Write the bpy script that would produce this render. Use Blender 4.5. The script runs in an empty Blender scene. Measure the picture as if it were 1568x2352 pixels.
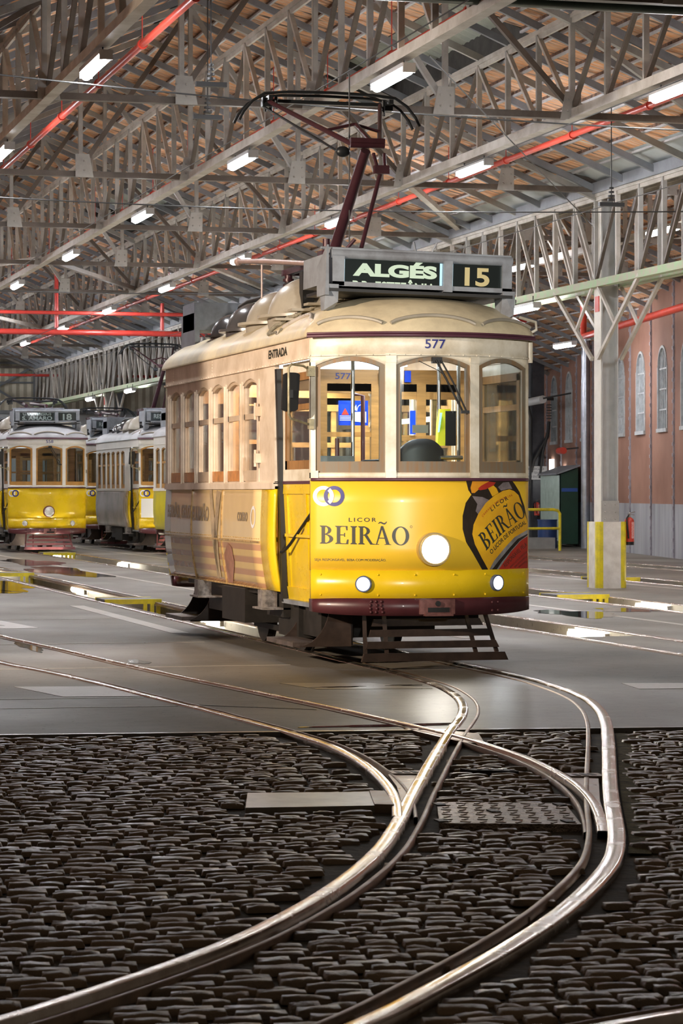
import bpy, bmesh, math, random
from mathutils import Vector, Matrix
random.seed(7)
PI = math.pi
SC = bpy.context.scene
COL = SC.collection

# ------------------------------------------------------------------ materials
MATS = {}
def mat(name, col, rough=.5, metal=0., var=.12, scale=3., bump=0., emit=0., spec=.5, coat=0., stretch=(1, 1, 1), rvar=0., dirt=None, dirt_amt=0.):
    if name in MATS: return MATS[name]
    m = bpy.data.materials.new(name); m.use_nodes = True
    nt = m.node_tree; N = nt.nodes; L = nt.links
    b = N['Principled BSDF']
    b.inputs['Roughness'].default_value = rough
    b.inputs['Metallic'].default_value = metal
    b.inputs['Specular IOR Level'].default_value = spec
    b.inputs['Coat Weight'].default_value = coat
    b.inputs['Base Color'].default_value = (*col, 1)
    if emit:
        b.inputs['Emission Color'].default_value = (*col, 1)
        b.inputs['Emission Strength'].default_value = emit
    if var or bump or rvar:
        tc = N.new('ShaderNodeTexCoord'); mp = N.new('ShaderNodeMapping')
        mp.inputs['Scale'].default_value = stretch
        L.new(tc.outputs['Object'], mp.inputs['Vector'])
        nz = N.new('ShaderNodeTexNoise'); nz.inputs['Scale'].default_value = scale; nz.inputs['Detail'].default_value = 6
        nz.inputs['Roughness'].default_value = .65
        L.new(mp.outputs[0], nz.inputs['Vector'])
        if var:
            cr = N.new('ShaderNodeValToRGB')
            d = dirt if dirt else tuple(c * (1 - 2.2 * var) for c in col)
            cr.color_ramp.elements[0].position = .25 + dirt_amt; cr.color_ramp.elements[0].color = (*d, 1)
            cr.color_ramp.elements[1].position = .62; cr.color_ramp.elements[1].color = (*tuple(min(1, c * (1 + .5 * var)) for c in col), 1)
            L.new(nz.outputs['Fac'], cr.inputs[0]); L.new(cr.outputs[0], b.inputs['Base Color'])
        if rvar:
            mr = N.new('ShaderNodeMapRange'); mr.inputs[1].default_value = .35; mr.inputs[2].default_value = .65
            mr.inputs[3].default_value = max(.03, rough - rvar); mr.inputs[4].default_value = rough + rvar
            L.new(nz.outputs['Fac'], mr.inputs[0]); L.new(mr.outputs[0], b.inputs['Roughness'])
        if bump:
            n2 = N.new('ShaderNodeTexNoise'); n2.inputs['Scale'].default_value = scale * 4; n2.inputs['Detail'].default_value = 5
            L.new(mp.outputs[0], n2.inputs['Vector'])
            bp = N.new('ShaderNodeBump'); bp.inputs['Strength'].default_value = bump; bp.inputs['Distance'].default_value = .02
            L.new(n2.outputs['Fac'], bp.inputs['Height']); L.new(bp.outputs[0], b.inputs['Normal'])
    MATS[name] = m
    return m

def glassmat(name, tint=(.9, .95, .95), refl=.12):
    if name in MATS: return MATS[name]
    m = bpy.data.materials.new(name); m.use_nodes = True
    nt = m.node_tree; N = nt.nodes; L = nt.links; N.clear()
    o = N.new('ShaderNodeOutputMaterial'); t = N.new('ShaderNodeBsdfTransparent'); g = N.new('ShaderNodeBsdfGlossy')
    g.inputs['Roughness'].default_value = .03; t.inputs['Color'].default_value = (*tint, 1)
    mx = N.new('ShaderNodeMixShader'); f = N.new('ShaderNodeLayerWeight'); f.inputs['Blend'].default_value = .25
    ma = N.new('ShaderNodeMath'); ma.operation = 'MULTIPLY_ADD'; ma.inputs[1].default_value = .6; ma.inputs[2].default_value = refl * .4
    L.new(f.outputs['Fresnel'], ma.inputs[0]); L.new(ma.outputs[0], mx.inputs[0])
    L.new(t.outputs[0], mx.inputs[1]); L.new(g.outputs[0], mx.inputs[2]); L.new(mx.outputs[0], o.inputs[0])
    MATS[name] = m
    return m

def emis(name, col, s):
    if name in MATS: return MATS[name]
    m = bpy.data.materials.new(name); m.use_nodes = True
    nt = m.node_tree; N = nt.nodes; N.clear()
    o = N.new('ShaderNodeOutputMaterial'); e = N.new('ShaderNodeEmission')
    e.inputs[0].default_value = (*col, 1); e.inputs[1].default_value = s
    nt.links.new(e.outputs[0], o.inputs[0]); MATS[name] = m
    return m

# ------------------------------------------------------------------ mesh builder
class MB:
    def __init__(s): s.v = []; s.f = []; s.sm = []
    def add(s, vs, fs, smooth=False):
        o = len(s.v); s.v += [tuple(v) for v in vs]; s.f += [tuple(i + o for i in f) for f in fs]; s.sm += [smooth] * len(fs); return s
    def box(s, x0, x1, y0, y1, z0, z1):
        return s.add([(x, y, z) for z in (z0, z1) for y in (y0, y1) for x in (x0, x1)],
                     [(0, 2, 3, 1), (4, 5, 7, 6), (0, 1, 5, 4), (1, 3, 7, 5), (3, 2, 6, 7), (2, 0, 4, 6)])
    def bar(s, a, b, w, t=None, up=(0, 0, 1)):
        t = t or w; a = Vector(a); b = Vector(b); d = (b - a).normalized(); up = Vector(up)
        if abs(d.dot(up)) > .98: up = Vector((0, 1, 0)) if abs(d.y) < .9 else Vector((1, 0, 0))
        x = d.cross(up).normalized() * w / 2; z = x.cross(d).normalized() * t / 2
        vs = [p + sx * x + sz * z for p in (a, b) for sx, sz in ((-1, -1), (1, -1), (1, 1), (-1, 1))]
        return s.add(vs, [(0, 1, 2, 3), (7, 6, 5, 4), (0, 4, 5, 1), (1, 5, 6, 2), (2, 6, 7, 3), (3, 7, 4, 0)])
    def tube(s, pts, r, n=8, caps=True):
        pts = [Vector(p) for p in pts]; rs = r if isinstance(r, (list, tuple)) else [r] * len(pts); rings = []
        up = Vector((0, 0, 1)); prev = None
        for i, p in enumerate(pts):
            d = (pts[min(i + 1, len(pts) - 1)] - pts[max(i - 1, 0)]).normalized()
            if prev is None:
                u = up if abs(d.dot(up)) < .95 else Vector((1, 0, 0))
                x = d.cross(u).normalized()
            else: x = (prev - d * prev.dot(d)).normalized()
            prev = x; y = d.cross(x)
            rings.append([p + (x * math.cos(2 * PI * k / n) + y * math.sin(2 * PI * k / n)) * rs[i] for k in range(n)])
        vs = [v for g in rings for v in g]
        fs = [(i * n + k, i * n + (k + 1) % n, (i + 1) * n + (k + 1) % n, (i + 1) * n + k) for i in range(len(pts) - 1) for k in range(n)]
        s.add(vs, fs, True)
        if caps: s.add(rings[0], [tuple(range(n))]); s.add(rings[-1], [tuple(range(n))])
        return s
    def cyl(s, c, r, h, axis='z', n=24, r2=None):
        c = Vector(c); d = {'x': Vector((1, 0, 0)), 'y': Vector((0, 1, 0)), 'z': Vector((0, 0, 1))}[axis] * h / 2
        return s.tube([c - d, c + d], [r, r if r2 is None else r2], n)
    def ell(s, c, rx, ry, rz, n=20, m=12, z0=-1.):
        vs = []; fs = []
        for j in range(m + 1):
            ph = math.asin(max(-1, z0)) + (PI / 2 - math.asin(max(-1, z0))) * j / m
            for k in range(n):
                th = 2 * PI * k / n
                vs.append((c[0] + rx * math.cos(ph) * math.cos(th), c[1] + ry * math.cos(ph) * math.sin(th), c[2] + rz * math.sin(ph)))
        for j in range(m):
            for k in range(n): fs.append((j * n + k, j * n + (k + 1) % n, (j + 1) * n + (k + 1) % n, (j + 1) * n + k))
        return s.add(vs, fs, True)
    def strip(s, us, lo, hi, mp, d0, d1, smooth=False, nz=1):
        """solid between heights lo(u)..hi(u), mapped by mp(u,z,d), thickness d0..d1"""
        f = lambda q, u: q(u) if callable(q) else q
        n = len(us); vs = []; fs = []
        for d in (d0, d1):
            for u in us:
                a, b = f(lo, u), f(hi, u)
                for k in range(nz + 1): vs.append(mp(u, a + (b - a) * k / nz, d))
        m = nz + 1; I = lambda d, i, k: d * n * m + i * m + k
        for i in range(n - 1):
            for k in range(nz):
                fs.append((I(0, i, k), I(0, i + 1, k), I(0, i + 1, k + 1), I(0, i, k + 1)))
                fs.append((I(1, i, k), I(1, i, k + 1), I(1, i + 1, k + 1), I(1, i + 1, k)))
            fs.append((I(0, i, 0), I(1, i, 0), I(1, i + 1, 0), I(0, i + 1, 0)))
            fs.append((I(0, i, nz), I(0, i + 1, nz), I(1, i + 1, nz), I(1, i, nz)))
        for i in (0, n - 1):
            for k in range(nz): fs.append((I(0, i, k), I(0, i, k + 1), I(1, i, k + 1), I(1, i, k)))
        return s.add(vs, fs, smooth)
    def poly(s, pts2, z0, z1, mp=None):
        """vertical prism of a 2D outline"""
        n = len(pts2); mp = mp or (lambda a, b, c: (a, b, c))
        vs = [mp(x, y, z0) for x, y in pts2] + [mp(x, y, z1) for x, y in pts2]
        return s.add(vs, [tuple(range(n)), tuple(range(2 * n - 1, n - 1, -1))] + [(i, (i + 1) % n, n + (i + 1) % n, n + i) for i in range(n)])
    def build(s, name, m, parent=None, loc=None, fix=True):
        me = bpy.data.meshes.new(name); me.from_pydata(s.v, [], s.f)
        me.polygons.foreach_set('use_smooth', s.sm)
        if fix and len(s.f) < 60000:
            bm = bmesh.new(); bm.from_mesh(me); bmesh.ops.recalc_face_normals(bm, faces=bm.faces); bm.to_mesh(me); bm.free()
        me.update(); me.materials.append(m)
        o = bpy.data.objects.new(name, me); COL.objects.link(o)
        if parent: o.parent = parent
        if loc: o.location = loc
        return o

def tag(o, label=None, cat=None, group=None, kind=None):
    if label: o['label'] = label
    if cat: o['category'] = cat
    if group: o['group'] = group
    if kind: o['kind'] = kind
    return o
def empty(name, loc=(0, 0, 0), rz=0):
    o = bpy.data.objects.new(name, None); COL.objects.link(o); o.location = loc; o.rotation_euler = (0, 0, rz); o.empty_display_size = .2
    return o
def copy_tree(o, parent=None):
    c = o.copy(); COL.objects.link(c); c.parent = parent
    for ch in list(o.children): copy_tree(ch, c)
    return c
ORD = ['first', 'second', 'third', 'fourth', 'fifth', 'sixth', 'seventh', 'eighth', 'ninth', 'tenth', 'eleventh', 'twelfth']
def lin(a, b, n): return [a + (b - a) * i / (n - 1) for i in range(n)]

# ------------------------------------------------------------------ flat artwork wrapped on a surface
def text2d(s, bold=0., space=1.):
    cu = bpy.data.curves.new('t', 'FONT'); cu.body = s; cu.offset = bold; cu.space_character = space; cu.resolution_u = 6
    o = bpy.data.objects.new('t', cu); COL.objects.link(o)
    dg = bpy.context.evaluated_depsgraph_get(); me = bpy.data.meshes.new_from_object(o.evaluated_get(dg))
    v = [(p.co.x, p.co.y) for p in me.vertices]; f = [tuple(p.vertices) for p in me.polygons]
    bpy.data.objects.remove(o); bpy.data.curves.remove(cu); bpy.data.meshes.remove(me)
    return v, f
def fit(art, x0, y0, x1, y1):
    v, f = art; ax = min(p[0] for p in v); bx = max(p[0] for p in v); ay = min(p[1] for p in v); by = max(p[1] for p in v)
    return [(x0 + (p[0] - ax) / (bx - ax) * (x1 - x0), y0 + (p[1] - ay) / (by - ay) * (y1 - y0)) for p in v], f
def cut(art, y, keep_above=True):
    me = bpy.data.meshes.new('c'); me.from_pydata([(a, b, 0) for a, b in art[0]], [], art[1]); bm = bmesh.new(); bm.from_mesh(me)
    bmesh.ops.bisect_plane(bm, geom=bm.verts[:] + bm.edges[:] + bm.faces[:], plane_co=(0, y, 0), plane_no=(0, 1, 0), clear_inner=keep_above, clear_outer=not keep_above)
    bm.to_mesh(me); bm.free(); r = ([(v.co.x, v.co.y) for v in me.vertices], [tuple(p.vertices) for p in me.polygons]); bpy.data.meshes.remove(me)
    return r
def join(*arts):
    v = []; f = []
    for a in arts:
        o = len(v); v += list(a[0]); f += [tuple(i + o for i in q) for q in a[1]]
    return v, f
def polyart(*polys):
    v = []; f = []
    for p in polys: f.append(tuple(range(len(v), len(v) + len(p)))); v += list(p)
    return v, f
def ring2d(cx, cy, rx, ry, ix, iy, a0=0, a1=2 * PI, n=40, dx=0, dy=0):
    v = []; f = []
    for i in range(n + 1):
        a = a0 + (a1 - a0) * i / n
        v += [(cx + rx * math.cos(a), cy + ry * math.sin(a)), (cx + dx + ix * math.cos(a), cy + dy + iy * math.sin(a))]
    for i in range(n): f.append((2 * i, 2 * i + 2, 2 * i + 3, 2 * i + 1))
    return v, f
def disc2d(cx, cy, rx, ry=None, n=32):
    ry = ry or rx
    return [(cx + rx * math.cos(2 * PI * i / n), cy + ry * math.sin(2 * PI * i / n)) for i in range(n)], [tuple(range(n))]
def decal(art, name, m, mp, off, parent, step=.05, zstep=0):
    """wrap flat art (u,z) on a surface mp(u,z,d); off is metres proud of it"""
    me = bpy.data.meshes.new(name); me.from_pydata([(a, b, 0) for a, b in art[0]], [], art[1])
    bm = bmesh.new(); bm.from_mesh(me); bmesh.ops.triangulate(bm, faces=bm.faces[:])
    if step:
        u0 = min(v.co.x for v in bm.verts); u1 = max(v.co.x for v in bm.verts); k = math.ceil(u0 / step)
        while k * step < u1:
            bmesh.ops.bisect_plane(bm, geom=bm.verts[:] + bm.edges[:] + bm.faces[:], plane_co=(k * step, 0, 0), plane_no=(1, 0, 0)); k += 1
    if zstep:
        for k in range(int(.6 / zstep), int(1.9 / zstep)): bmesh.ops.bisect_plane(bm, geom=bm.verts[:] + bm.edges[:] + bm.faces[:], plane_co=(0, k * zstep, 0), plane_no=(0, 1, 0))
    for v in bm.verts: v.co = Vector(mp(v.co.x, v.co.y, -off))
    bm.to_mesh(me); bm.free(); me.materials.append(m)
    o = bpy.data.objects.new(name, me); COL.objects.link(o); o.parent = parent
    return o
def serif(ch):
    """bracketed roman capitals drawn on a unit cap height; returns (art, width)"""
    R = lambda x0, y0, x1, y1: polyart([(x0, y0), (x1, y0), (x1, y1), (x0, y1)])
    def stem(x, w=.15, s=.07):
        return polyart([(x - s, 0), (x + w + s, 0), (x + w + s, .035), (x + w, .09), (x + w, .91), (x + w + s, .965), (x + w + s, 1), (x - s, 1), (x - s, .965), (x, .91), (x, .09), (x - s, .035)])
    if ch == 'B': return join(stem(.08), ring2d(.2, .755, .3, .245, .16, .205, -PI / 2, PI / 2, 20), ring2d(.2, .27, .38, .27, .22, .23, -PI / 2, PI / 2, 20)), .62
    if ch == 'E': return join(stem(.08), R(.2, .955, .55, 1), R(.2, 0, .58, .045), R(.2, .48, .42, .53), polyart([(.5, .76), (.55, .76), (.55, 1), (.46, 1)], [(.53, .26), (.6, .26), (.58, 0), (.48, 0)], [(.4, .4), (.44, .4), (.44, .62), (.4, .62)])), .63
    if ch == 'I': return stem(.08), .31
    if ch == 'R': return join(stem(.08), ring2d(.2, .74, .34, .26, .19, .215, -PI / 2, PI / 2, 20), polyart([(.28, .5), (.42, .52), (.66, .06), (.76, .04), (.76, 0), (.56, 0)])), .72
    if ch in 'AÃ':
        a = polyart([(.3, 1.03), (.4, 1.03), (.7, .04), (.78, .03), (.78, 0), (.46, 0), (.46, .03), (.54, .04)], [(.3, 1.03), (.36, .9), (.12, .04), (.2, .03), (.2, 0), (0, 0), (0, .03), (.07, .04)], [(.18, .34), (.5, .34), (.48, .39), (.2, .39)])
        if ch == 'Ã': a = join(a, polyart([(.16, 1.16), (.22, 1.25), (.3, 1.27), (.42, 1.2), (.5, 1.21), (.54, 1.28), (.58, 1.27), (.53, 1.16), (.46, 1.11), (.38, 1.13), (.28, 1.19), (.21, 1.17), (.18, 1.14)]))
        return a, .78
    if ch == 'O': return ring2d(.42, .5, .42, .52, .25, .47, n=48), .84
def serif_word(w, gap=.03):
    v = ([], []); x = 0
    for c in w:
        a, wd = serif(c); v = join(v, ([(p[0] + x, p[1]) for p in a[0]], a[1])); x += wd + gap
    return v
def xf(art, fn): return [fn(*p) for p in art[0]], art[1]
# ------------------------------------------------------------------ palette
YEL = mat('tram_yellow', (.86, .60, .012), .28, var=.05, scale=2, coat=.3, rvar=.06)
AMB = mat('advert_amber', (.86, .55, .035), .34, var=.04, scale=1.5, coat=.15)
CRM = mat('tram_cream', (.82, .77, .65), .4, var=.07, scale=2.5, dirt=(.50, .42, .28))
CRMS = mat('tram_side_cream', (.80, .68, .55), .38, var=.08, scale=2.5, dirt=(.55, .43, .30))
ROOFP = mat('roof_cream', (.72, .63, .43), .42, var=.14, scale=1.6, dirt=(.46, .39, .27), dirt_amt=.04, rvar=.1)
ROOFG = mat('roof_side_grey', (.50, .46, .42), .32, var=.12, scale=1.8, dirt=(.34, .31, .28), rvar=.08)
TRIMW = mat('window_oak', (.33, .17, .06), .5, var=.3, scale=5, stretch=(1, 1, .25))
WEATH = mat('weathered_oak', (.16, .14, .105), .6, var=.35, scale=7, stretch=(3, 1, .3), dirt=(.24, .13, .05), dirt_amt=.04)
MAR = mat('maroon_paint', (.085, .022, .028), .35, var=.15, scale=4, coat=.2)
PURP = mat('maroon_drip_rail', (.10, .035, .055), .4, var=.1)
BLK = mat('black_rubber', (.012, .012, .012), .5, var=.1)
UND = mat('underframe_black', (.018, .016, .014), .55, var=.3, scale=6)
STLD = mat('dark_brown_steel', (.045, .03, .024), .5, var=.3, scale=5)
GREYP = mat('sign_box_grey', (.25, .28, .32), .42, var=.14, scale=3, dirt=(.13, .13, .14))
SIGNB = mat('sign_blind_black', (.006, .010, .010), .3, var=.0)
LIT = emis('lit_sign_letters', (.86, .90, .66), 1.0)
LIT2 = mat('sign_number_gold', (.72, .50, .24), .5, emit=.55)
BLIND = emis('lit_blind_edge', (.6, .85, 1.), 1.4)
NAVY = mat('navy_ink', (.02, .025, .20), .4, var=0)
WHI = mat('white_print', (.85, .85, .85), .4, var=0)
INK = mat('print_dark_ink', (.035, .038, .028), .45, var=0)
GLS = glassmat('window_glass')
GLSS = glassmat('side_window_glass', (.95, .93, .9), .25)
WOOD = mat('interior_golden_wood', (.50, .25, .075), .35, var=.22, scale=3, stretch=(.5, .5, 4), coat=.3)
SASH = mat('sash_tan_paint', (.60, .47, .34), .5, var=.12, scale=5)
ORW = mat('varnished_orange_board', (.62, .27, .08), .4, var=.25, scale=5)
IVORY = mat('interior_ceiling_ivory', (.8, .78, .72), .5, var=.03)
CHR = mat('bright_metal', (.6, .6, .6), .25, 1., var=.05)
BRS = mat('worn_bracket_metal', (.42, .36, .22), .45, .4, var=.25, scale=20)
BOT = mat('bottle_dark_glass_print', (.028, .02, .014), .4, var=.25, scale=3)
BOTH = mat('bottle_glass_highlight_print', (.24, .2, .2), .4, var=.3, scale=4)
LAB = mat('bottle_label_orange', (.83, .46, .018), .4, var=.10, scale=2, dirt=(.6, .27, .02))
REDP = mat('bottle_label_red', (.45, .035, .02), .4, var=.15, scale=2.5)
SILV = mat('bottle_label_silver', (.30, .29, .28), .4, var=.45, scale=3)
ORNG = mat('cap_orange_print', (.75, .30, .02), .4, var=.1)
HULL = mat('headlight_rim_blue', (.12, .16, .30), .3, .3, var=.0)
LENS = emis('headlight_lens', (1, .97, .9), 20.)
LENS2 = emis('fog_lamp_lens', (.86, .93, 1), 1.8)
LENSOFF = mat('lamp_lens_unlit', (.75, .75, .72), .12, .3, var=.2, scale=30)
ROPE = mat('rope_grey', (.22, .20, .15), .9, var=.3, scale=30, stretch=(1, 1, 1))
PANT = mat('pantograph_maroon_steel', (.055, .018, .026), .38, .2, var=.2)
PANB = mat('collector_carbon', (.018, .022, .026), .4, .3, var=.2)
DOMD = mat('vent_dark_grey', (.09, .09, .095), .22, .3, var=.1)
DOMT = mat('vent_grey_tan', (.36, .33, .27), .35, .0, var=.12)
BLUEP = mat('blue_poster_paper', (.0, .06, .70), .4, var=0)
PWH = mat('poster_white_print', (.85, .88, .9), .4, var=0)
PRED = mat('poster_red_print', (.85, .05, .02), .4, var=0)
CEILIT = emis('saloon_lamp_diffuser', (.86, .93, 1.), 5.)

def side_ad_mat():
    m = mat('side_advert_film', (.66, .47, .20), .16, var=0, coat=.6); nt = m.node_tree; N = nt.nodes; L = nt.links; b = N['Principled BSDF']
    tc = N.new('ShaderNodeTexCoord'); sp = N.new('ShaderNodeSeparateXYZ'); L.new(tc.outputs['Object'], sp.inputs[0])
    nz = N.new('ShaderNodeTexNoise'); nz.inputs['Scale'].default_value = 1.3; L.new(tc.outputs['Object'], nz.inputs['Vector'])
    # wooden boards printed on the lower half of the film
    m1 = N.new('ShaderNodeMath'); m1.operation = 'MULTIPLY'; m1.inputs[1].default_value = 7.2; L.new(sp.outputs['Z'], m1.inputs[0])
    m2 = N.new('ShaderNodeMath'); m2.operation = 'FRACT'; L.new(m1.outputs[0], m2.inputs[0])
    r = N.new('ShaderNodeValToRGB'); e = r.color_ramp.elements; e[0].position = .42; e[0].color = (.50, .28, .16, 1); e[1].position = .55; e[1].color = (.72, .52, .22, 1)
    L.new(m2.outputs[0], r.inputs[0])
    gt = N.new('ShaderNodeMath'); gt.operation = 'LESS_THAN'; gt.inputs[1].default_value = 1.22; L.new(sp.outputs['Z'], gt.inputs[0])
    mx = N.new('ShaderNodeMix'); mx.data_type = 'RGBA'; L.new(gt.outputs[0], mx.inputs[0]); mx.inputs[6].default_value = (.80, .60, .30, 1); L.new(r.outputs[0], mx.inputs[7])
    L.new(mx.outputs[2], b.inputs['Base Color'])
    bp = N.new('ShaderNodeBump'); bp.inputs['Strength'].default_value = .5; bp.inputs['Distance'].default_value = .03; L.new(nz.outputs['Fac'], bp.inputs['Height']); L.new(bp.outputs[0], b.inputs['Normal'])
    return m
SIDEAD = side_ad_mat()
FADE = mat('faded_side_print', (.34, .27, .17), .3, var=.2, scale=3)
SILW = mat('silver_side_film', (.55, .50, .47), .2, .25, var=.2, scale=1.2)

# ------------------------------------------------------------------ the tram
HW = 1.13; LEN = 8.4
def fy(x): return .48 * (min(abs(x), 1.25) / HW) ** 2.2
def mF(u, z, d): return (u, fy(u) + d, z)
def mR(u, z, d): return (-u * min(1, prof(z) / HW), LEN - fy(u) - d, z)
def prof(z): return HW + (.02 * math.sin(PI * min(1, max(0, (1.8 - z) / 1.1)))) - .05 * max(0, (1.25 - z) / .55) ** 1.6 if z < 1.8 else HW - .01 * max(0, z - 3.0)
def mL(u, z, d): return (-prof(z) + d, u, z)
def mS(u, z, d): return (prof(z) - d, u, z)
FX = lin(-HW, HW, 41)
def xs(a, b): return lin(a, b, max(3, int(abs(b - a) / .05) + 2))

def window(mp, u0, u1, z0, z1, arch, parent, name='window', fw=.045, bw=.11, transom=None, m=None, glass=None, d=.02, low=None):
    """arched sash with glass; a part with its pane as sub-part"""
    m = m or WEATH; um = (u0 + u1) / 2; hw = (u1 - u0) / 2; A = lambda u: z1 + arch * (1 - ((u - um) / hw) ** 2)
    b = MB(); b.strip(xs(u0, u1), z0, z0 + bw, mp, d, d + .05)
    b.strip(xs(u0, u1), lambda u: A(u) - fw, A, mp, d, d + .05)
    for a, c in ((u0, u0 + fw), (u1 - fw, u1)): b.strip([a, c], z0, lambda u: A(u) - .01, mp, d, d + .05)
    if transom: b.strip(xs(u0, u1), transom - .03, transom + .03, mp, d, d + .045)
    w = b.build(name, m, parent)
    g = MB(); g.strip(xs(u0 + fw * .8, u1 - fw * .8), z0 + bw * .9, lambda u: A(u) - fw, mp, d + .025, d + .031)
    g.build('window_pane', glass or GLS, w)
    return w

def roof_point(u, r, end=0):
    """u: position round the plan outline as (x,y); r: 0 spine .. 1 eave"""
    x, y = u; sy = min(max(y, 1.25), LEN - 1.25); px = x * r; py = sy + (y - sy) * r
    return (px, py, 3.285 + .44 * max(0, 1 - r ** 2.5) ** .62)
def outline(over=.05):
    pts = []; f = (HW + over) / HW
    for x in lin(-1, 1, 33):
        xx = x * (HW + over); pts.append((xx, fy(xx / f) - over))
    for y in lin(.6, LEN - .6, 20): pts.append((HW + over, y))
    for x in lin(1, -1, 33):
        xx = x * (HW + over); pts.append((xx, LEN - fy(xx / f) + over))
    for y in lin(LEN - .6, .6, 20): pts.append((-(HW + over), y))
    return pts

def pantograph(root, raised=True, spread=1.0):
    """single-arm current collector standing on the roof"""
    p = empty('pantograph'); p.parent = root
    b = MB()
    for x in (-.45, .45): b.bar((x, 2.6, 4.22), (x, 4.4, 4.22), .07, .07)
    for y in (2.7, 3.5, 4.3): b.bar((-.5, y, 4.22), (.5, y, 4.22), .07, .06)
    for x in (-.45, .45):
        for y in (2.8, 4.2): b.cyl((x, y, 4.1), .045, .2, n=12); b.cyl((x, y, 4.13), .065, .03, n=12); b.cyl((x, y, 4.07), .065, .03, n=12)
    b.build('base_frame', PANT, p)
    if raised:
        k = (.02, 2.6, 5.47); hy = 4.2; hz = 6.2
        a = MB(); a.tube([(-.12, 3.65, 4.25), (k[0], k[1] + .03, k[2] - .06)], [.065, .055], 14); a.build('lower_arm', PANT, p)
        a = MB(); a.tube([(.12, 3.35, 4.25), (.16, 2.5, 5.2)], .025, 10); a.tube([(.1, 2.6, 5.38), (.12, 2.5, 5.2)], .02, 8); a.tube([(.22, 2.6, 5.38), (.2, 2.5, 5.2)], .02, 8); a.box(.08, .24, 2.46, 2.54, 5.15, 5.24); a.build('coupling_rod', PANT, p)
        a = MB(); a.tube([(-.16, k[1], k[2]), (.22, k[1], k[2])], .035, 12); a.box(-.16, .22, 2.56, 2.64, 5.49, 5.54); a.build('knee_tube', PANT, p)
        a = MB(); a.tube([(-.13, k[1], k[2]), (-.7, hy, hz - .05)], [.03, .024], 10); a.tube([(.17, k[1], k[2]), (.62, hy, hz - .05)], [.03, .024], 10)
        a.tube([(-.29, 3.05, 5.68), (.02, 3.1, 5.76), (.30, 3.05, 5.68)], .018, 8); a.tube([(.08, 2.62, 5.5), (.04, 3.1, 5.76)], .022, 8); a.build('upper_arm', PANT, p)
        a = MB(); a.tube([(-.3, 2.62, 5.4), (-.74, hy, hz - .12)], .014, 8); a.ell((-.24, 2.6, 5.39), .08, .05, .06); a.build('control_rod', PANB, p)
    else:
        hy = 3.5; hz = 4.52
        a = MB()
        for sx in (-.3, .3): a.tube([(sx, 2.6, 4.3), (sx * .4, 4.6, 4.42)], .05, 10)
        a.build('lower_arm', PANT, p)
        a = MB(); a.tube([(-.1, 4.6, 4.45), (-.6, hy, hz - .03)], .035, 8); a.tube([(.1, 4.6, 4.45), (.6, hy, hz - .03)], .035, 8); a.build('upper_arm', PANT, p)
    for dy in (-.14, .14):
        a = MB(); a.tube([(-1.05, hy + dy, hz - .3), (-1.0, hy + dy, hz - .2), (-.9, hy + dy, hz - .08), (-.76, hy + dy, hz + .01), (-.5, hy + dy, hz + .035), (0, hy + dy, hz + .045), (.5, hy + dy, hz + .035), (.76, hy + dy, hz + .01), (.9, hy + dy, hz - .08), (1.0, hy + dy, hz - .2), (1.05, hy + dy, hz - .3)], .017, 8)
        a.build('collector_strip', PANB, p)
    a = MB()
    for sx in (-1, 1):
        a.bar((sx * .7, hy - .2, hz - .04), (sx * .7, hy + .2, hz - .04), .05, .05)
        for q in (-.12, 0, .12): a.tube([(sx * (.66 + q * .3), hy + q, hz - .02), (sx * (.66 + q * .3), hy + q, hz - .16)], .02, 8)
        a.box(sx * .7 - .06, sx * .7 + .06, hy - .05, hy + .05, hz - .12, hz - .02)
    a.box(-.7, .7, hy - .03, hy + .03, hz - .075, hz - .035); a.build('collector_cradle', PANB, p)
    return p

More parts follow.
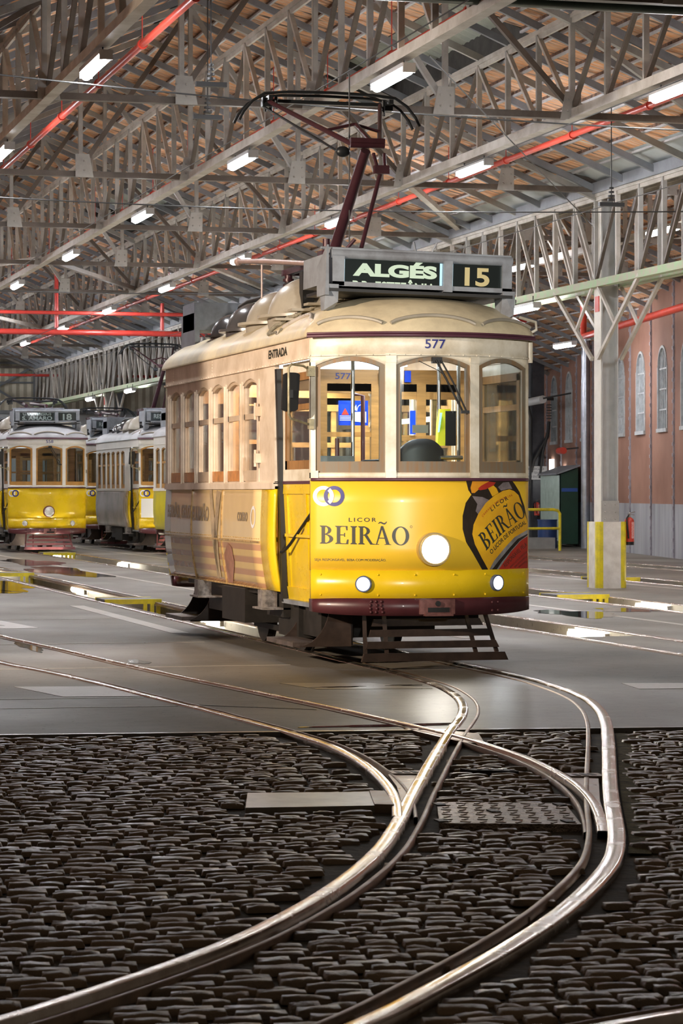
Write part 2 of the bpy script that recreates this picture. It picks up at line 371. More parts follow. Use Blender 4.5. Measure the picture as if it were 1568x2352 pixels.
def sign_box(root, dest, second, number, second_above=False, y=.42, reserve=False, roll=-1.3):
    """destination box on legs above the cab"""
    p = empty('destination_box', (0, y, 3.95)); p.parent = root; p.rotation_euler = (0, math.radians(-roll), 0)
    b = MB(); Z = lambda z: z - 3.95
    b.box(-.92, .92, .30, 1.2, Z(3.80), Z(4.10))
    b.build('box_body', GREYP, p)
    b = MB(); b.box(-.92, -.80, -.0, .30, Z(3.76), Z(4.05)); b.box(.84, .94, 0, .3, Z(3.76), Z(4.07)); b.box(.225, .315, -.01, .3, Z(3.74), Z(4.05)); b.box(-.92, .94, 0, .3, Z(3.755), Z(3.80))
    b.tube([(-.93, .05, Z(4.075)), (.95, .05, Z(4.075))], .05, 12); b.box(-.92, .94, .03, .32, Z(4.09), Z(4.135))
    b.tube([(-.95, .38, Z(4.16)), (.55, .38, Z(4.16))], .018, 6)
    b.bar((-.02, .15, Z(4.12)), (-.06, .12, Z(4.24)), .015); b.bar((.13, .15, Z(4.12)), (.18, .12, Z(4.24)), .015)
    b.build('box_frame', GREYP, p)
    for sx, zb in ((-1, 3.52), (1, 3.46)):
        b = MB(); x0 = -.99 if sx < 0 else .84; b.add([(x0, -.02, Z(3.77)), (x0 + .13, -.02, Z(3.77)), (x0 + .13, .26, Z(3.77)), (x0, .26, Z(3.77)), (x0 + .02, .12, Z(zb)), (x0 + .13, .0, Z(zb + .08)), (x0 + .13, .22, Z(zb)), (x0 + .02, .24, Z(zb))],
                                          [(0, 1, 2, 3), (4, 5, 6, 7), (0, 1, 5, 4), (1, 2, 6, 5), (2, 3, 7, 6), (3, 0, 4, 7)]); b.build('box_bracket', GREYP, p)
    b = MB(); b.add([(-1.0, -.03, Z(3.66)), (-1.0, .3, Z(3.66)), (-1.0, .34, Z(3.95)), (-.98, .02, Z(4.16)), (-.96, -.03, Z(3.66)), (-.96, .3, Z(3.66)), (-.96, .34, Z(3.95)), (-.96, .02, Z(4.16))], [(0, 1, 2, 3), (4, 5, 6, 7), (0, 1, 5, 4), (1, 2, 6, 5), (2, 3, 7, 6), (3, 0, 4, 7)]); b.build('side_cheek_plate', GREYP, p)
    b = MB(); b.box(-.96, .94, -.03, .9, Z(3.7), Z(3.73)); b.build('box_shadow_sheet', BLK, p)  # black sheet set under the box to stand in for its shadow
    b = MB(); b.box(-.80, .225, .06, .09, Z(3.795), Z(4.05)); b.build('destination_blind', SIGNB, p)
    b = MB(); b.box(.315, .84, .06, .09, Z(3.795), Z(4.05)); b.build('number_blind', SIGNB, p)
    b = MB(); b.box(-.80, -.785, .05, .06, Z(3.80), Z(4.03)); b.box(.20, .222, .05, .06, Z(3.80), Z(4.03)); b.box(.318, .335, .05, .06, Z(3.80), Z(4.03)); b.build('blind_backlight', BLIND if not (reserve or second_above) else GREYP, p)
    q = lambda u, z, d: (u, .06 + d, Z(z))
    lm = WHI if (reserve or second_above) else LIT
    if second_above:
        decal(fit(text2d(dest, .035), -.72, 3.815, .15, 3.93), 'destination_lettering', lm, q, .004, p, 0)
        s2 = fit(text2d(second, .02), -.7, 3.95, .12, 4.08); decal(cut(s2, 4.035, False), 'previous_line_lettering', lm, q, .004, p, 0)
    elif reserve:
        decal(fit(text2d(dest, .03), -.7, 3.87, .15, 4.0), 'destination_lettering', WHI, q, .004, p, 0)
    else:
        decal(fit(text2d(dest, .055), -.70, 3.865, .17, 4.025), 'destination_lettering', lm, q, .004, p, 0)
        s2 = fit(text2d(second, .03), -.70, 3.70, .16, 3.85); decal(cut(s2, 3.80, True), 'next_line_lettering', lm, q, .004, p, 0)
    if number:
        decal(fit(text2d(number, .03), .46, 3.815, .72, 4.0), 'number_lettering', LIT2 if not second_above else WHI, q, .004, p, 0)
    b = MB(); b.strip([-.80, .225], 3.795, 4.05, q, -.028, -.031); b.strip([.315, .84], 3.795, 4.05, q, -.028, -.031); b.build('box_glass', GLS, p)
    return p

def make_tram(cx, y0, label, opts):
    full = opts.get('full', False)
    T = empty('tram', (cx, y0, 0)); tag(T, label, 'tram', opts.get('group'))
    body_y = opts.get('body', YEL); cream = opts.get('cream', CRM); roofm = opts.get('roof', ROOFP)
    # --- front and rear lower aprons
    for mp, nm in ((mF, 'front_apron'), (mR, 'rear_apron')):
        b = MB(); b.strip(FX, .965, 1.855, mp, 0, .04, True, 4); ap = b.build(nm, opts.get('ad', body_y) if mp is mF else body_y, T)
        b = MB(); b.strip(FX, .69, .972, mp, -.012, .03, True, 2)
        for u in (-1.05, -.55, -.2, .2, .55, 1.05):
            for z in (.73, .93):
                c = mp(u, z, -.014); b.ell(c, .011, .011, .011, 8, 5)
        b.build('apron_skirt', YEL, ap)
        b = MB(); b.strip(FX, 1.848, 1.878, mp, -.018, .0, True); b.build('maroon_beading', PURP, ap)
        # bumper with rounded ends
        b = MB(); bx = lin(-1.12, 1.12, 41); b.strip(bx, lambda u: .53 + .03 * (abs(u) / 1.12) ** 6, lambda u: .70 - .015 * (abs(u) / 1.12) ** 8, mp, -.045, .12, True, 2)
        bu = b.build('bumper', MAR, T)
        b = MB(); b.strip(xs(-.17, .19), .545, .69, mp, -.075, -.04); b.strip(xs(-.13, .15), .53, .555, mp, -.15, -.04)
        cp = b.build('coupling_plate', mat('coupler_pinkish_steel', (.30, .14, .13), .3, .4, var=.25, scale=12), bu)
        b = MB(); c = mp(.01, .65, -.08); b.cyl(c, .026, .03, 'y', 16); b.strip(xs(-.09, .13), .565, .61, mp, -.082, -.07); b.build('coupling_hole', BLK, cp)
        b = MB()
        for k in range(12): c = mp(-.62 + .05 * (k % 3) + random.uniform(-.01, .01), .565 + .035 * (k // 3), -.05); b.ell(c, .016, .014, .016, 8, 5)
        for k in range(4): c = mp(.62 + .07 * (k % 2), .57 + .08 * (k // 2), -.05); b.ell(c, .014, .012, .014, 8, 5)
        b.build('rivets', MAR, bu)
    # --- front upper frame with three arched windows
    wins = ((-1.09, -.48), (-.38, .38), (.48, 1.09))
    for mp, nm in ((mF, 'front_window_frame'), (mR, 'rear_window_frame')):
        b = MB()
        b.strip(FX, 1.875, 1.93, mp, 0, .05, True)
        for a, c in ((-HW, -1.09), (-.48, -.38), (.38, .48), (1.09, HW)): b.strip([a, (a + c) / 2, c], 1.87, 3.02, mp, -.004, .06)
        def hd(u):
            for a, c in wins:
                if a <= u <= c: return 2.985 + .085 * (1 - ((u - (a + c) / 2) / ((c - a) / 2)) ** 2)
            return 2.985
        b.strip(sorted(set(FX + [w for q in wins for w in q])), hd, 3.085, mp, 0, .05, True)
        fr = b.build(nm, cream, T)
        b = MB(); b.strip(FX, 3.08, 3.30, mp, -.008, .04, True, 2); b.strip(FX, 3.075, 3.09, mp, -.02, .0, True)
        for u in lin(-1.05, 1.05, 15): b.ell(mp(u, 3.083, -.02), .008, .008, .008, 8, 5)
        b.build('fascia', cream, fr)
        if mp is mF or full:
            b = MB()
            for u in (-.43, .43):
                for z in (1.90, 3.05): b.strip([u - .05, u + .05], z - .045, z + .045, mp, -.012, 0)
            b.strip([-1.125, -1.07], 1.86, 1.95, mp, -.012, 0); b.build('corner_bracket', cream, fr)
        for i, (a, c) in enumerate(wins):
            window(mp, a, c, 1.93, 2.985, .085, T, 'cab_window', m=opts.get('wood', WEATH), d=.015)
    # --- sides
    ys = lin(2.78, 7.72, 7)
    for mp, nm in ((mL, 'side_wall'), (mS, 'side_wall')):
        far = mp is mS
        b = MB()
        b.strip(lin(2.62, 7.92, 14), .70, 1.80, mp, 0, .04, True, 10)
        sd = b.build('side_panel', opts.get('sidemat', body_y), T)
        b = MB(); b.strip([2.02, 2.30, 2.62], .70, 1.80, mp, .004, .04, True, 10)
        b.build('corner_panel', body_y, sd)
        b = MB(); b.strip([2.02, 7.92], 1.77, 1.835, mp, -.022, .05); b.strip([2.02, 7.92], 1.825, 1.85, mp, -.012, .05)
        b.strip([2.02, ys[0]], 1.84, 3.07, mp, .0, .05); b.strip([ys[-1] + .10, 7.92], 1.84, 3.07, mp, 0, .05)
        uu = []
        for i in range(6): uu += lin(ys[i] + .001, ys[i + 1], 13)
        def ha(u):
            for i in range(6):
                a, c = ys[i] + .05, ys[i + 1] - .05
                if a <= u <= c: return 2.90 + .07 * (1 - ((u - (a + c) / 2) / ((c - a) / 2)) ** 2)
            return 2.90
        b.strip(sorted(set([ys[0] - .05] + uu + [ys[-1] + .1])), ha, 3.075, mp, .0, .05)
        for y in ys: b.strip([y - .05, y + .05], 1.84, 2.95, mp, -.006, .06)
        if not far:
            for y in ys[1:]: b.strip([y - .012, y + .012], 1.84, 2.93, mp, -.02, 0)
        b.build('side_frame', CRMS if full else cream, sd)
        b = MB(); b.strip(lin(.50, 7.92, 12), 3.07, 3.30, mp, -.01, .04); b.strip([.5, 7.92], 3.055, 3.075, mp, -.028, .02)
        if not far and full:
            for y in lin(.6, 7.85, 56): b.ell(mp(y, 3.065, -.03), .007, .007, .007, 6, 4)
            for y in (2.1, 5.1, 7.4):
                for k in range(6): b.ell(mp(y, 3.1 + k * .035, -.012), .006, .006, .006, 6, 4)
        b.build('side_fascia', CRMS if full else cream, sd)
        if full and not far:
            b = MB()
            for z in (2.6, 2.1): b.box(-1.19, -1.13, 2.66, 2.74, z - .05, z + .05); b.cyl((-1.18, 2.70, z), .016, .18, 'z', 10)
            b.build('hinge', CRMS, sd)
            b = MB(); b.strip(lin(2.62, 7.92, 30), 1.195, 1.215, mp, -.012, .0)
            for y in (4.55, 6.25): b.strip([y - .014, y + .014], .71, 1.79, mp, -.012, 0, False, 10)
            b.strip([2.615, 7.92], .695, .715, mp, -.014, .01)
            for y in lin(2.66, 7.88, 60): b.ell(mp(y, .706, -.014), .008, .008, .008, 6, 4); b.ell(mp(y, 1.24, -.004), .006, .006, .006, 6, 4)
            b.build('panel_seam', mat('seam_tan_film', (.50, .33, .13), .2, var=.3, scale=15), sd)
            L1 = lambda u, z, d: mL(-u, z, d)
            decal(fit(text2d('BEIRÃO, GELO', .03), -7.72, 1.40, -6.32, 1.62), 'advert_lettering', FADE, L1, .006, sd, 0, .05)
            decal(fit(text2d('E LIMÃO', .03), -6.18, 1.40, -5.25, 1.61), 'advert_lettering', FADE, L1, .006, sd, 0, .05)
            decal(fit(text2d('como', .01), -3.72, 1.42, -3.22, 1.52), 'advert_lettering', FADE, L1, .006, sd, 0, .05)
            decal(ring2d(-2.95, 1.47, .12, .12, .085, .085), 'operator_ring', WHI, L1, .004, sd, 0)
            decal(polyart([(-4.45, .72), (-4.2, .72), (-3.95, .95), (-4.0, 1.12), (-4.2, 1.17), (-4.42, 1.05)]), 'printed_bottle', mat('side_print_bottle', (.36, .17, .11), .2, var=.3, scale=3), L1, .007, sd, 0, .05)
            decal(polyart([(-5.0, .75), (-4.9, .75), (-4.62, 1.74), (-4.85, 1.76)], [(-5.25, 1.78), (-5.12, 1.78), (-4.72, 1.15), (-4.78, .76), (-4.88, .76)]), 'printed_glass', mat('side_print_glass', (.50, .38, .22), .2, var=.3, scale=4), L1, .007, sd, 0, .05)
            decal(fit(text2d('ENTRADA', .035), -2.25, 3.135, -1.42, 3.225), 'door_lettering', INK, L1, .013, sd, 0)
        for i in range(6):
            window(mp, ys[i] + .05, ys[i + 1] - .05, 1.85, 2.90, .07, T, 'side_window', fw=.035, bw=.12, transom=2.56, m=opts.get('swood', TRIMW if not full else SASH), d=.02, glass=GLSS)
            if full:
                b = MB(); b.strip([ys[i] + .06, ys[i + 1] - .06], 1.86, 1.975, mp, .012, .03); b.build('sill_board', ORW if i % 3 else SASH, sd)
    # --- doorways: front-left folding door and its posts, plain ones elsewhere
    for mp, (ya, yb) in ((mL, (.5, 2.02)), (mS, (.5, 2.02))):
        dm = lambda u, z, d, mp=mp: mp(u, z, d + (.07 if mp is mL else .02))
        b = MB(); b.strip([ya + .02, ya + .16], .62, 1.82, dm, 0, .03); b.strip([yb - .22, yb - .08], .62, 1.82, dm, 0, .03)
        b.strip([ya + .1, yb - .1], .62, .76, dm, 0, .03); b.strip([ya + .1, yb - .1], 1.72, 1.82, dm, 0, .03); b.strip([ya + .1, yb - .1], .7, 1.8, dm, .015, .025)
        b.strip([.98, 1.1], .7, 1.8, dm, .0, .03); b.strip([ya + .16, yb - .22], 1.28, 1.31, dm, 0.005, .02)
        dr = b.build('folding_door', YEL, T)
        b = MB(); b.strip([ya + .02, yb - .08], 1.82, 1.852, dm, -.006, .03); b.build('maroon_beading', PURP, dr)
        b = MB(); b.strip([ya + .02, yb - .08], 1.85, 1.97, dm, 0, .03); b.strip([yb - .16, yb - .08], 1.97, 3.0, dm, 0, .03); b.strip([ya + .02, ya + .06], 1.97, 3.0, dm, 0, .03); b.strip([ya, yb - .08], 2.95, 3.06, dm, 0, .03)
        b.build('door_upper_frame', cream, dr)
        window(dm, ya + .06, yb - .18, 1.97, 2.95, .0, dr, 'door_window', fw=.08, bw=.09, transom=2.6, m=TRIMW, d=.0)
        b = MB(); b.strip([yb - .09, yb + .0], .60, 3.02, mp, .0, .05); b.build('door_post', BLK, T)
        b = MB(); b.strip([ya - .03, ya + .03], .70, 3.07, mp, -.004, .06); b.build('corner_post', cream if False else YEL, T) if False else None
        b = MB(); b.strip([ya - .02, ya + .02], 1.86, 3.07, mp, 0, .06); b.build('corner_post', cream, T)
        b = MB(); b.strip([ya - .02, ya + .015], .70, 1.86, mp, 0, .06); b.build('lower_corner_post', body_y, T)
        b = MB(); b.strip([ya, yb], .585, .63, mp, .01, .2); b.build('door_sill', GREYP, T)
    for mp in (mL, mS): pass
    b = MB(); b.strip([7.88, 7.93], 1.84, 3.07, mL, -.006, .06); b.strip([7.88, 7.93], 1.84, 3.07, mS, -.006, .06); b.build('rear_corner_post', cream, T)
    # --- roof
    O = outline(); rr = [1, .985, .96, .92, .86, .78, .68, .56, .42, .28, .14, 0]
    vs = []; fs = []; n = len(O)
    for r in rr:
        for q in O: vs.append(roof_point(q, r))
    for j in range(len(rr) - 1):
        for k in range(n): fs.append((j * n + k, j * n + (k + 1) % n, (j + 1) * n + (k + 1) % n, (j + 1) * n + k))
    b = MB(); b.add(vs, fs, True)
    under = [(x, y, 3.27) for x, y in O]; b.add(vs[:n] + under, [(k, (k + 1) % n, n + (k + 1) % n, n + k) for k in range(n)]); b.add(under, [tuple(range(n))])
    rf = b.build('roof', roofm, T)
    Fo = [q for q in O if q[1] < .75 and abs(q[0]) <= 1.19]
    Fo = O[:33]
    b = MB(); b.tube([(x, y - .01, 3.272) for x, y in Fo], .016, 8); b.tube([(x, y - .006, 3.298) for x, y in Fo], .011, 8); b.build('drip_rail', PURP, rf)
    for a, c, hgt in ((-1.1, -.52, .045), (-.44, .44, .06), (.52, 1.16, .045)):
        pts = []
        for t in lin(0, 1, 17):
            x = a + (c - a) * t; r = .965 - hgt * 1.1 * math.sin(PI * t) ** .8
            q = (x / r * .985, fy(x / r * .945) - .05); P3 = roof_point(q, r); pts.append((P3[0], P3[1] - .012, P3[2] + .012))
        b = MB(); b.tube(pts, .018, 8); b.build('rain_strip', DOMT, rf)
    b = MB(); pts = []
    for t in lin(0, 1, 12):
        q = (-(HW + .05), .55 + 1.2 * t); r = .93 - .10 * math.sin(PI * t); pts.append((roof_point(q, r)[0], roof_point(q, r)[1], roof_point(q, r)[2] + .012))
    b.tube(pts, .022, 8); b.build('rain_strip', ROOFG, rf)
    if full:
        b = MB(); b.tube([(1.16, .6, 3.33), (1.24, .55, 3.38), (1.26, .62, 3.46), (1.15, .8, 3.52)], .015, 8); b.cyl((1.17, .55, 3.07), .03, .05); b.tube([(1.17, .56, 3.3), (1.17, .56, 3.08)], .035, 10); b.build('downpipe', CRM, rf)
    for i, (y, s, mm) in enumerate(((2.55, 1.12, DOMT), (3.85, .98, DOMT), (5.1, .88, DOMD), (6.2, .75, DOMD))):
        for x in (-.62, .62):
            b = MB(); b.ell((x * 1., y, 3.58), .40 * s, .46 * s, .40 * s, 28, 12, -.3); b.cyl((x, y - .02, 3.60), .5 * s, .03, 'z', 28); b.build('roof_ventilator', mm, rf)
    # roof equipment
    b = MB(); b.box(-.30, .30, 2.2, 4.6, 3.70, 4.02); b.box(-.45, -.1, 1.75, 2.15, 3.7, 4.16); b.box(.1, .4, 1.8, 2.3, 3.7, 4.1); b.build('equipment_case', GREYP, rf)
    b = MB()
    for k in range(5): b.cyl((-.62, 1.9, 3.86 + k * .05), .06, .02, 'z', 12)
    b.tube([(-.62, 1.9, 3.7), (-.62, 1.9, 4.12)], .03, 8); b.box(-.82, -.7, 2.05, 2.2, 3.62, 4.05); b.box(-.85, -.55, 2.6, 2.75, 3.7, 3.98)
    b.build('insulator_stack', BLK, rf)
    b = MB(); b.tube([(-.6, 2.7, 3.95), (-.62, 4.6, 3.97), (-.64, 5.4, 3.97), (-.66, 5.75, 3.93), (-.68, 5.85, 3.8)], .03, 8)
    for k in range(5): b.tube([(-.35, 3.4 + .3 * k, 3.95), (-.5, 3.6 + .3 * k, 4.02 - .03 * (k % 2)), (-.42, 3.9 + .3 * k, 3.92), (-.3, 4.2 + .3 * k, 3.9)], .022, 6)
    b.build('roof_cable', BLK, rf)
    b = MB(); b.box(-.92, .92, 7.2, 7.9, 3.74, 4.08); b.box(-.92, -.86, 7.15, 8.0, 3.5, 3.95); b.box(.86, .92, 7.15, 8.0, 3.5, 3.95); b.box(-.4, .4, 6.4, 7.3, 3.7, 3.98); b.build('rear_sign_box', GREYP, rf)
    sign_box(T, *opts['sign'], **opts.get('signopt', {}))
    if full:
        b = MB(); rp = []
        for i, t in enumerate(lin(0, 1, 30)):
            x = -.2 - .94 * t; y = 1.0 + 1.25 * t; q = (-(HW + .05), 1.6); r = abs(x) / (HW + .05); z = 3.285 + .44 * max(0, 1 - r ** 2.5) ** .62 + .03
            rp.append((x, y + .02 * math.sin(t * 40), z + .012 * math.sin(t * 55)))
        b.tube(rp, .02, 8); b.tube([(p[0] + .02, p[1] - .05, p[2] + .015) for p in rp[:24]], .015, 8); b.tube([rp[-1], (-1.12, 2.0, 3.40), (-1.13, 1.85, 3.36), (-1.12, 1.75, 3.42)], .018, 8)
        b.build('trolley_rope', ROPE, rf)
        b = MB()
        for t in (.45, .6, .74, .88):
            p = rp[int(t * 29)]; b.box(p[0] - .12, p[0] + .12, p[1] - .1, p[1] + .1, p[2] + .0, p[2] + .025)
        b.build('walkway_pad', DOMT, rf)
        b = MB(); b.box(-.62, -.2, 1.45, 1.75, 3.74, 4.22); b.build('switch_case', GREYP, rf)
        b = MB(); b.box(-.55, -.25, 2.3, 2.5, 4.1, 4.3); b.tube([(-.5, 2.3, 4.15), (-.5, 2.3, 4.42)], .04, 8); b.tube([(-.3, 2.3, 4.3), (-.2, 2.25, 4.42)], .02, 8); b.build('arm_spring_housing', PANT, rf)
        b = MB(); b.tube([(-.62, 1.95, 4.12), (-.75, 4.0, 4.32), (-.8, 5.2, 4.42)], .028, 8); b.ell((-.8, 5.25, 4.42), .05, .06, .05); b.tube([(-.76, 4.2, 4.3), (-.76, 4.2, 3.85)], .012, 6)
        b.build('trolley_pole', mat('pole_pinkish', (.42, .30, .27), .4, .3, var=.1), rf)
    if opts.get('panto', 1): pantograph(T, opts.get('raised', True))
    # --- floor, saloon, bulkheads
    b = MB(); b.box(-.93, .93, .45, 7.95, .72, .80); b.build('saloon_floor', UND, T)
    b = MB(); b.box(-1.02, 1.02, .5, 7.9, 3.24, 3.265); ce = b.build('saloon_ceiling', IVORY, T)
    b = MB(); b.box(-.15, .15, .9, 1.7, 3.2, 3.24); b.box(-.80, -.45, 2.5, 7.0, 3.09, 3.2); b.box(-.2, .45, 2.5, 6.0, 3.09, 3.2)
    b.build('saloon_lamp', opts.get('lamp', CEILIT), ce)
    b = MB()   # bulkhead between cab and saloon
    def bulk(y):
        b.box(-1.08, 1.08, y, y + .04, 2.80, 3.03); b.box(-1.08, -.60, y, y + .04, .8, 1.9); b.box(-.02, 1.08, y, y + .04, .8, 1.9)
        for a, c in ((-1.08, -1.02), (-.68, -.56), (-.08, .10), (.42, .52), (.86, 1.08)): b.box(a, c, y - .015, y + .05, .8, 2.88)
        b.box(-.60, -.02, y, y + .04, .8, 1.2); b.box(-.58, -.04, y, y + .05, 2.32, 2.37); b.box(.1, .9, y, y + .05, 2.28, 2.34); b.box(.1, .9, y, y + .05, 2.72, 2.88); b.box(-.58, -.04, y, y + .05, 2.78, 2.88); b.box(.6, .66, y + .02, y + .06, 1.9, 2.8)
    bulk(2.05); bk = b.build('bulkhead', WOOD, T)
    b = MB()
    bulk(6.3); b.build('rear_bulkhead', WOOD, T)
    bq = lambda u, z, d: (u, 2.05 + d, z)
    b = MB(); b.box(-.56, -.08, 2.055, 2.065, 1.2, 2.8); b.box(.1, .88, 2.055, 2.065, 1.9, 2.75); b.build('bulkhead_glass', GLS, bk)
    if full:
        decal(fit(text2d('577', .012), -.47, 2.925, -.30, 2.99), 'fleet_number', NAVY, bq, .004, bk, 0)
        b = MB(); b.box(-.44, -.12, 2.02, 2.03, 2.44, 2.70); po = b.build('blue_poster', BLUEP, bk)
        pq = lambda u, z, d: (u, 2.02 + d, z)
        decal(polyart([(-.27, 2.48), (-.14, 2.47), (-.14, 2.585), (-.27, 2.58)], [(-.275, 2.62), (-.25, 2.66), (-.24, 2.59), (-.265, 2.60)]), 'bag_print', PWH, pq, .003, po, 0)
        decal(ring2d(-.2, 2.59, .045, .07, .038, .062, 0, PI, 16), 'bag_handle_print', PWH, pq, .003, po, 0)
        decal(polyart([(-.41, 2.55), (-.33, 2.55), (-.37, 2.62)]), 'warning_triangle', PRED, pq, .003, po, 0)
        decal(polyart(*[[(-.43, z), (-.30, z), (-.30, z + .006), (-.43, z + .006)] for z in (2.49, 2.505, 2.52, 2.535)]), 'small_print_lines', PWH, pq, .003, po, 0)
        b = MB(); b.box(.0, .06, 2.02, 2.03, 2.86, 3.0); b.box(.28, .35, 2.02, 2.03, 2.9, 3.02); b.box(.34, .40, 2.02, 2.03, 2.35, 2.6); b.build('blue_sticker', BLUEP, bk)
        b = MB(); b.tube([(-.40, 1.2, .8), (-.40, 1.2, 2.72), (-.52, 1.2, 2.74)], .022, 10); b.tube([(-.75, .9, 1.6), (-.75, .9, 2.28)], .022, 10); b.build('hand_brake_column', MAR, T)
        for x, y in ((.02, 1.3), (.50, 1.5), (-.56, 1.0), (.62, 1.2)):
            b = MB(); b.tube([(x, y, .8), (x, y, 3.2)], .02, 10); b.build('grab_pole', CHR, T)
        # driver's seat
        b = MB(); us = lin(-1, 1, 17); b.strip([.14 + .23 * u for u in us], 1.85, lambda u: 2.28 - .12 * abs((u - .14) / .23) ** 2.6, lambda u, z, d: (u, .86 + d + .05 * ((u - .14) / .23) ** 2, z), 0, .08, True, 4); st = b.build('driver_seat_back', mat('seat_black_vinyl', (.02, .021, .024), .45, var=.1), T)
        b = MB(); b.box(-.06, .34, .55, .95, 1.42, 1.52); b.cyl((.14, .75, 1.1), .04, .6); b.tube([(.33, .9, 2.09), (.58, .95, 2.09)], .022, 8); b.build('seat_pedestal', CHR, st)
        # ticket validator
        b = MB(); b.add([(.46, 1.42, 2.22), (.56, 1.42, 2.22), (.56, 1.50, 2.22), (.46, 1.50, 2.22), (.49, 1.42, 2.60), (.60, 1.42, 2.60), (.60, 1.54, 2.60), (.49, 1.54, 2.60)], [(0, 1, 2, 3), (4, 5, 6, 7), (0, 1, 5, 4), (1, 2, 6, 5), (2, 3, 7, 6), (3, 0, 4, 7)]); va = b.build('ticket_validator', mat('validator_yellow', (.75, .70, .02), .4), T)
        b = MB(); b.box(.545, .66, 1.41, 1.55, 2.22, 2.58); b.build('validator_casing', BLK, va)
        b = MB(); b.add([(.462, 1.415, 2.36), (.475, 1.40, 2.36), (.505, 1.40, 2.56), (.487, 1.415, 2.56)], [(0, 1, 2, 3)]); b.build('validator_screen', emis('screen_cyan', (.3, .8, 1), 2.5), va)
        # controller and dashboard
        b = MB(); b.box(-1.0, -.62, .72, .9, 1.86, 2.10); b.build('instrument_panel', GREYP, T)
        b = MB(); b.cyl((-.34, .8, 1.7), .13, .5); b.tube([(-.62, .75, 2.0), (-.52, .7, 2.04), (-.34, .68, 2.05), (-.2, .75, 2.02), (-.12, .8, 2.0)], .022, 8); b.cyl((-.34, .72, 2.0), .05, .06); b.build('controller', BLK, T)
        b = MB(); b.cyl((.75, .85, 1.7), .12, .5); b.tube([(.62, .82, 1.98), (.75, .75, 2.03), (.9, .82, 1.97)], .018, 8); b.build('brake_valve', BLK, T)
        b = MB(); b.box(-.06, .10, .55, .57, 2.33, 2.41); b.build('paper_note', mat('note_beige', (.3, .29, .25), .7), T)
    # benches seen through the glass
    b = MB()
    for y in (2.9, 3.7, 4.5, 5.3):
        for x in (-.85, .85): b.box(x - .2, x + .2, y, y + .08, 1.2, 1.85); b.box(x - .2, x + .2, y, y + .4, 1.15, 1.25)
    b.build('saloon_seats', WOOD, T)
    # --- lamps on the apron
    if opts.get('headlight', 1):
        x, z = (-.02, 1.18); b = MB(); yy = fy(x) - .03; b.cyl((x, yy, z), .165, .08, 'y', 32); b.cyl((x, yy - .05, z), .150, .03, 'y', 32); hl = b.build('headlight', mat('headlight_rim_maroon', (.16, .03, .03), .4, var=.1) if not full else mat('headlight_rim_brass', (.6, .45, .2), .3, .5), T)
        b = MB(); b.ell((x, yy - .06, z), .14, .03, .14, 28, 14); b.build('headlight_lens', LENS if full else LENSOFF, hl)
    for x in (-.68, .68):
        yy = fy(x) - .015; n = Vector((-.93 * (x / HW) ** 1.2 if x > 0 else .93 * (abs(x) / HW) ** 1.2, -1, 0)).normalized() * -1
        n = Vector((math.copysign(.5, x), -1, 0)).normalized()
        c = Vector((x, yy, .84)); b = MB(); b.tube([c - n * .03, c + n * .03], [.085, .08], 24); fl = b.build('fog_lamp', HULL if full else CHR, T)
        b = MB(); b.tube([c + n * .03, c + n * .038, c + n * .045], [.068, .05, .01], 24); b.build('fog_lamp_lens', LENS2 if full else LENSOFF, fl)
    # --- slatted fender
    fe = empty('lifeguard_fender'); fe.parent = T
    fm = STLD if full else mat('fender_maroon', (.15, .045, .05), .45, var=.2)
    for sgn, off in ((1, 0), (-1, LEN)):
        for k, z in enumerate((.455, .355, .245, .13)):
            w = .56 + .055 * k + (.01 if k == 3 else 0); y = off + sgn * (.30 - .09 * k); h2 = .036 if k < 3 else .042
            b = MB(); b.add([(-w + .0, y - .02, z - h2 * 1.1), (w + .03, y - .02, z - h2 * 1.1), (w + .0, y + .0, z + h2 * .8), (-w + .03, y + .0, z + h2 * .8), (-w, y + .02, z - h2 * 1.1), (w + .03, y + .02, z - h2 * 1.1), (w, y + .04, z + h2 * .8), (-w + .03, y + .04, z + h2 * .8)],
                           [(0, 1, 2, 3), (4, 5, 6, 7), (0, 1, 5, 4), (1, 2, 6, 5), (2, 3, 7, 6), (3, 0, 4, 7)]); b.build('fender_slat', fm, fe)
        for x in (-.62, -.42, .42, .62): b = MB(); b.bar((x, off + sgn * .35, .56), (x * 1.1, off + sgn * .07, .1), .04, .02); b.build('fender_bracket', fm, fe)
    # --- truck
    tk = empty('truck'); tk.parent = T
    b = MB()
    for x in (-.62, .62):
        b.box(x - .04, x + .04, 2.2, 6.2, .40, .52); b.box(x - .05, x + .05, 2.9, 3.5, .25, .5); b.box(x - .05, x + .05, 4.8, 5.4, .25, .5)
        for y in (2.5, 3.95, 4.45, 5.9): b.cyl((x, y, .5), .07, .2, n=12)
        b.bar((x, 3.3, .22), (x, 5.1, .22), .05, .06)
    b.box(-.4, .4, 2.9, 3.9, .25, .6); b.box(-.4, .4, 4.6, 5.5, .25, .6); b.box(-1.0, -.2, 4.0, 5.2, .28, .66); b.box(.2, 1.0, 2.3, 3.6, .32, .66); b.box(-.98, -.7, 2.25, 3.0, .42, .66); b.box(-.9, -.5, 5.4, 6.4, .34, .62)
    b.box(-.95, .95, 1.2, 7.4, .62, .72); b.box(-.85, .35, 1.15, 1.9, .26, .64); b.box(-.9, -.3, 1.9, 2.8, .22, .64); b.box(.3, .9, 1.4, 2.2, .36, .64); b.box(-1.0, 1.0, .55, 1.2, .54, .70); b.build('truck_frame', UND, tk)
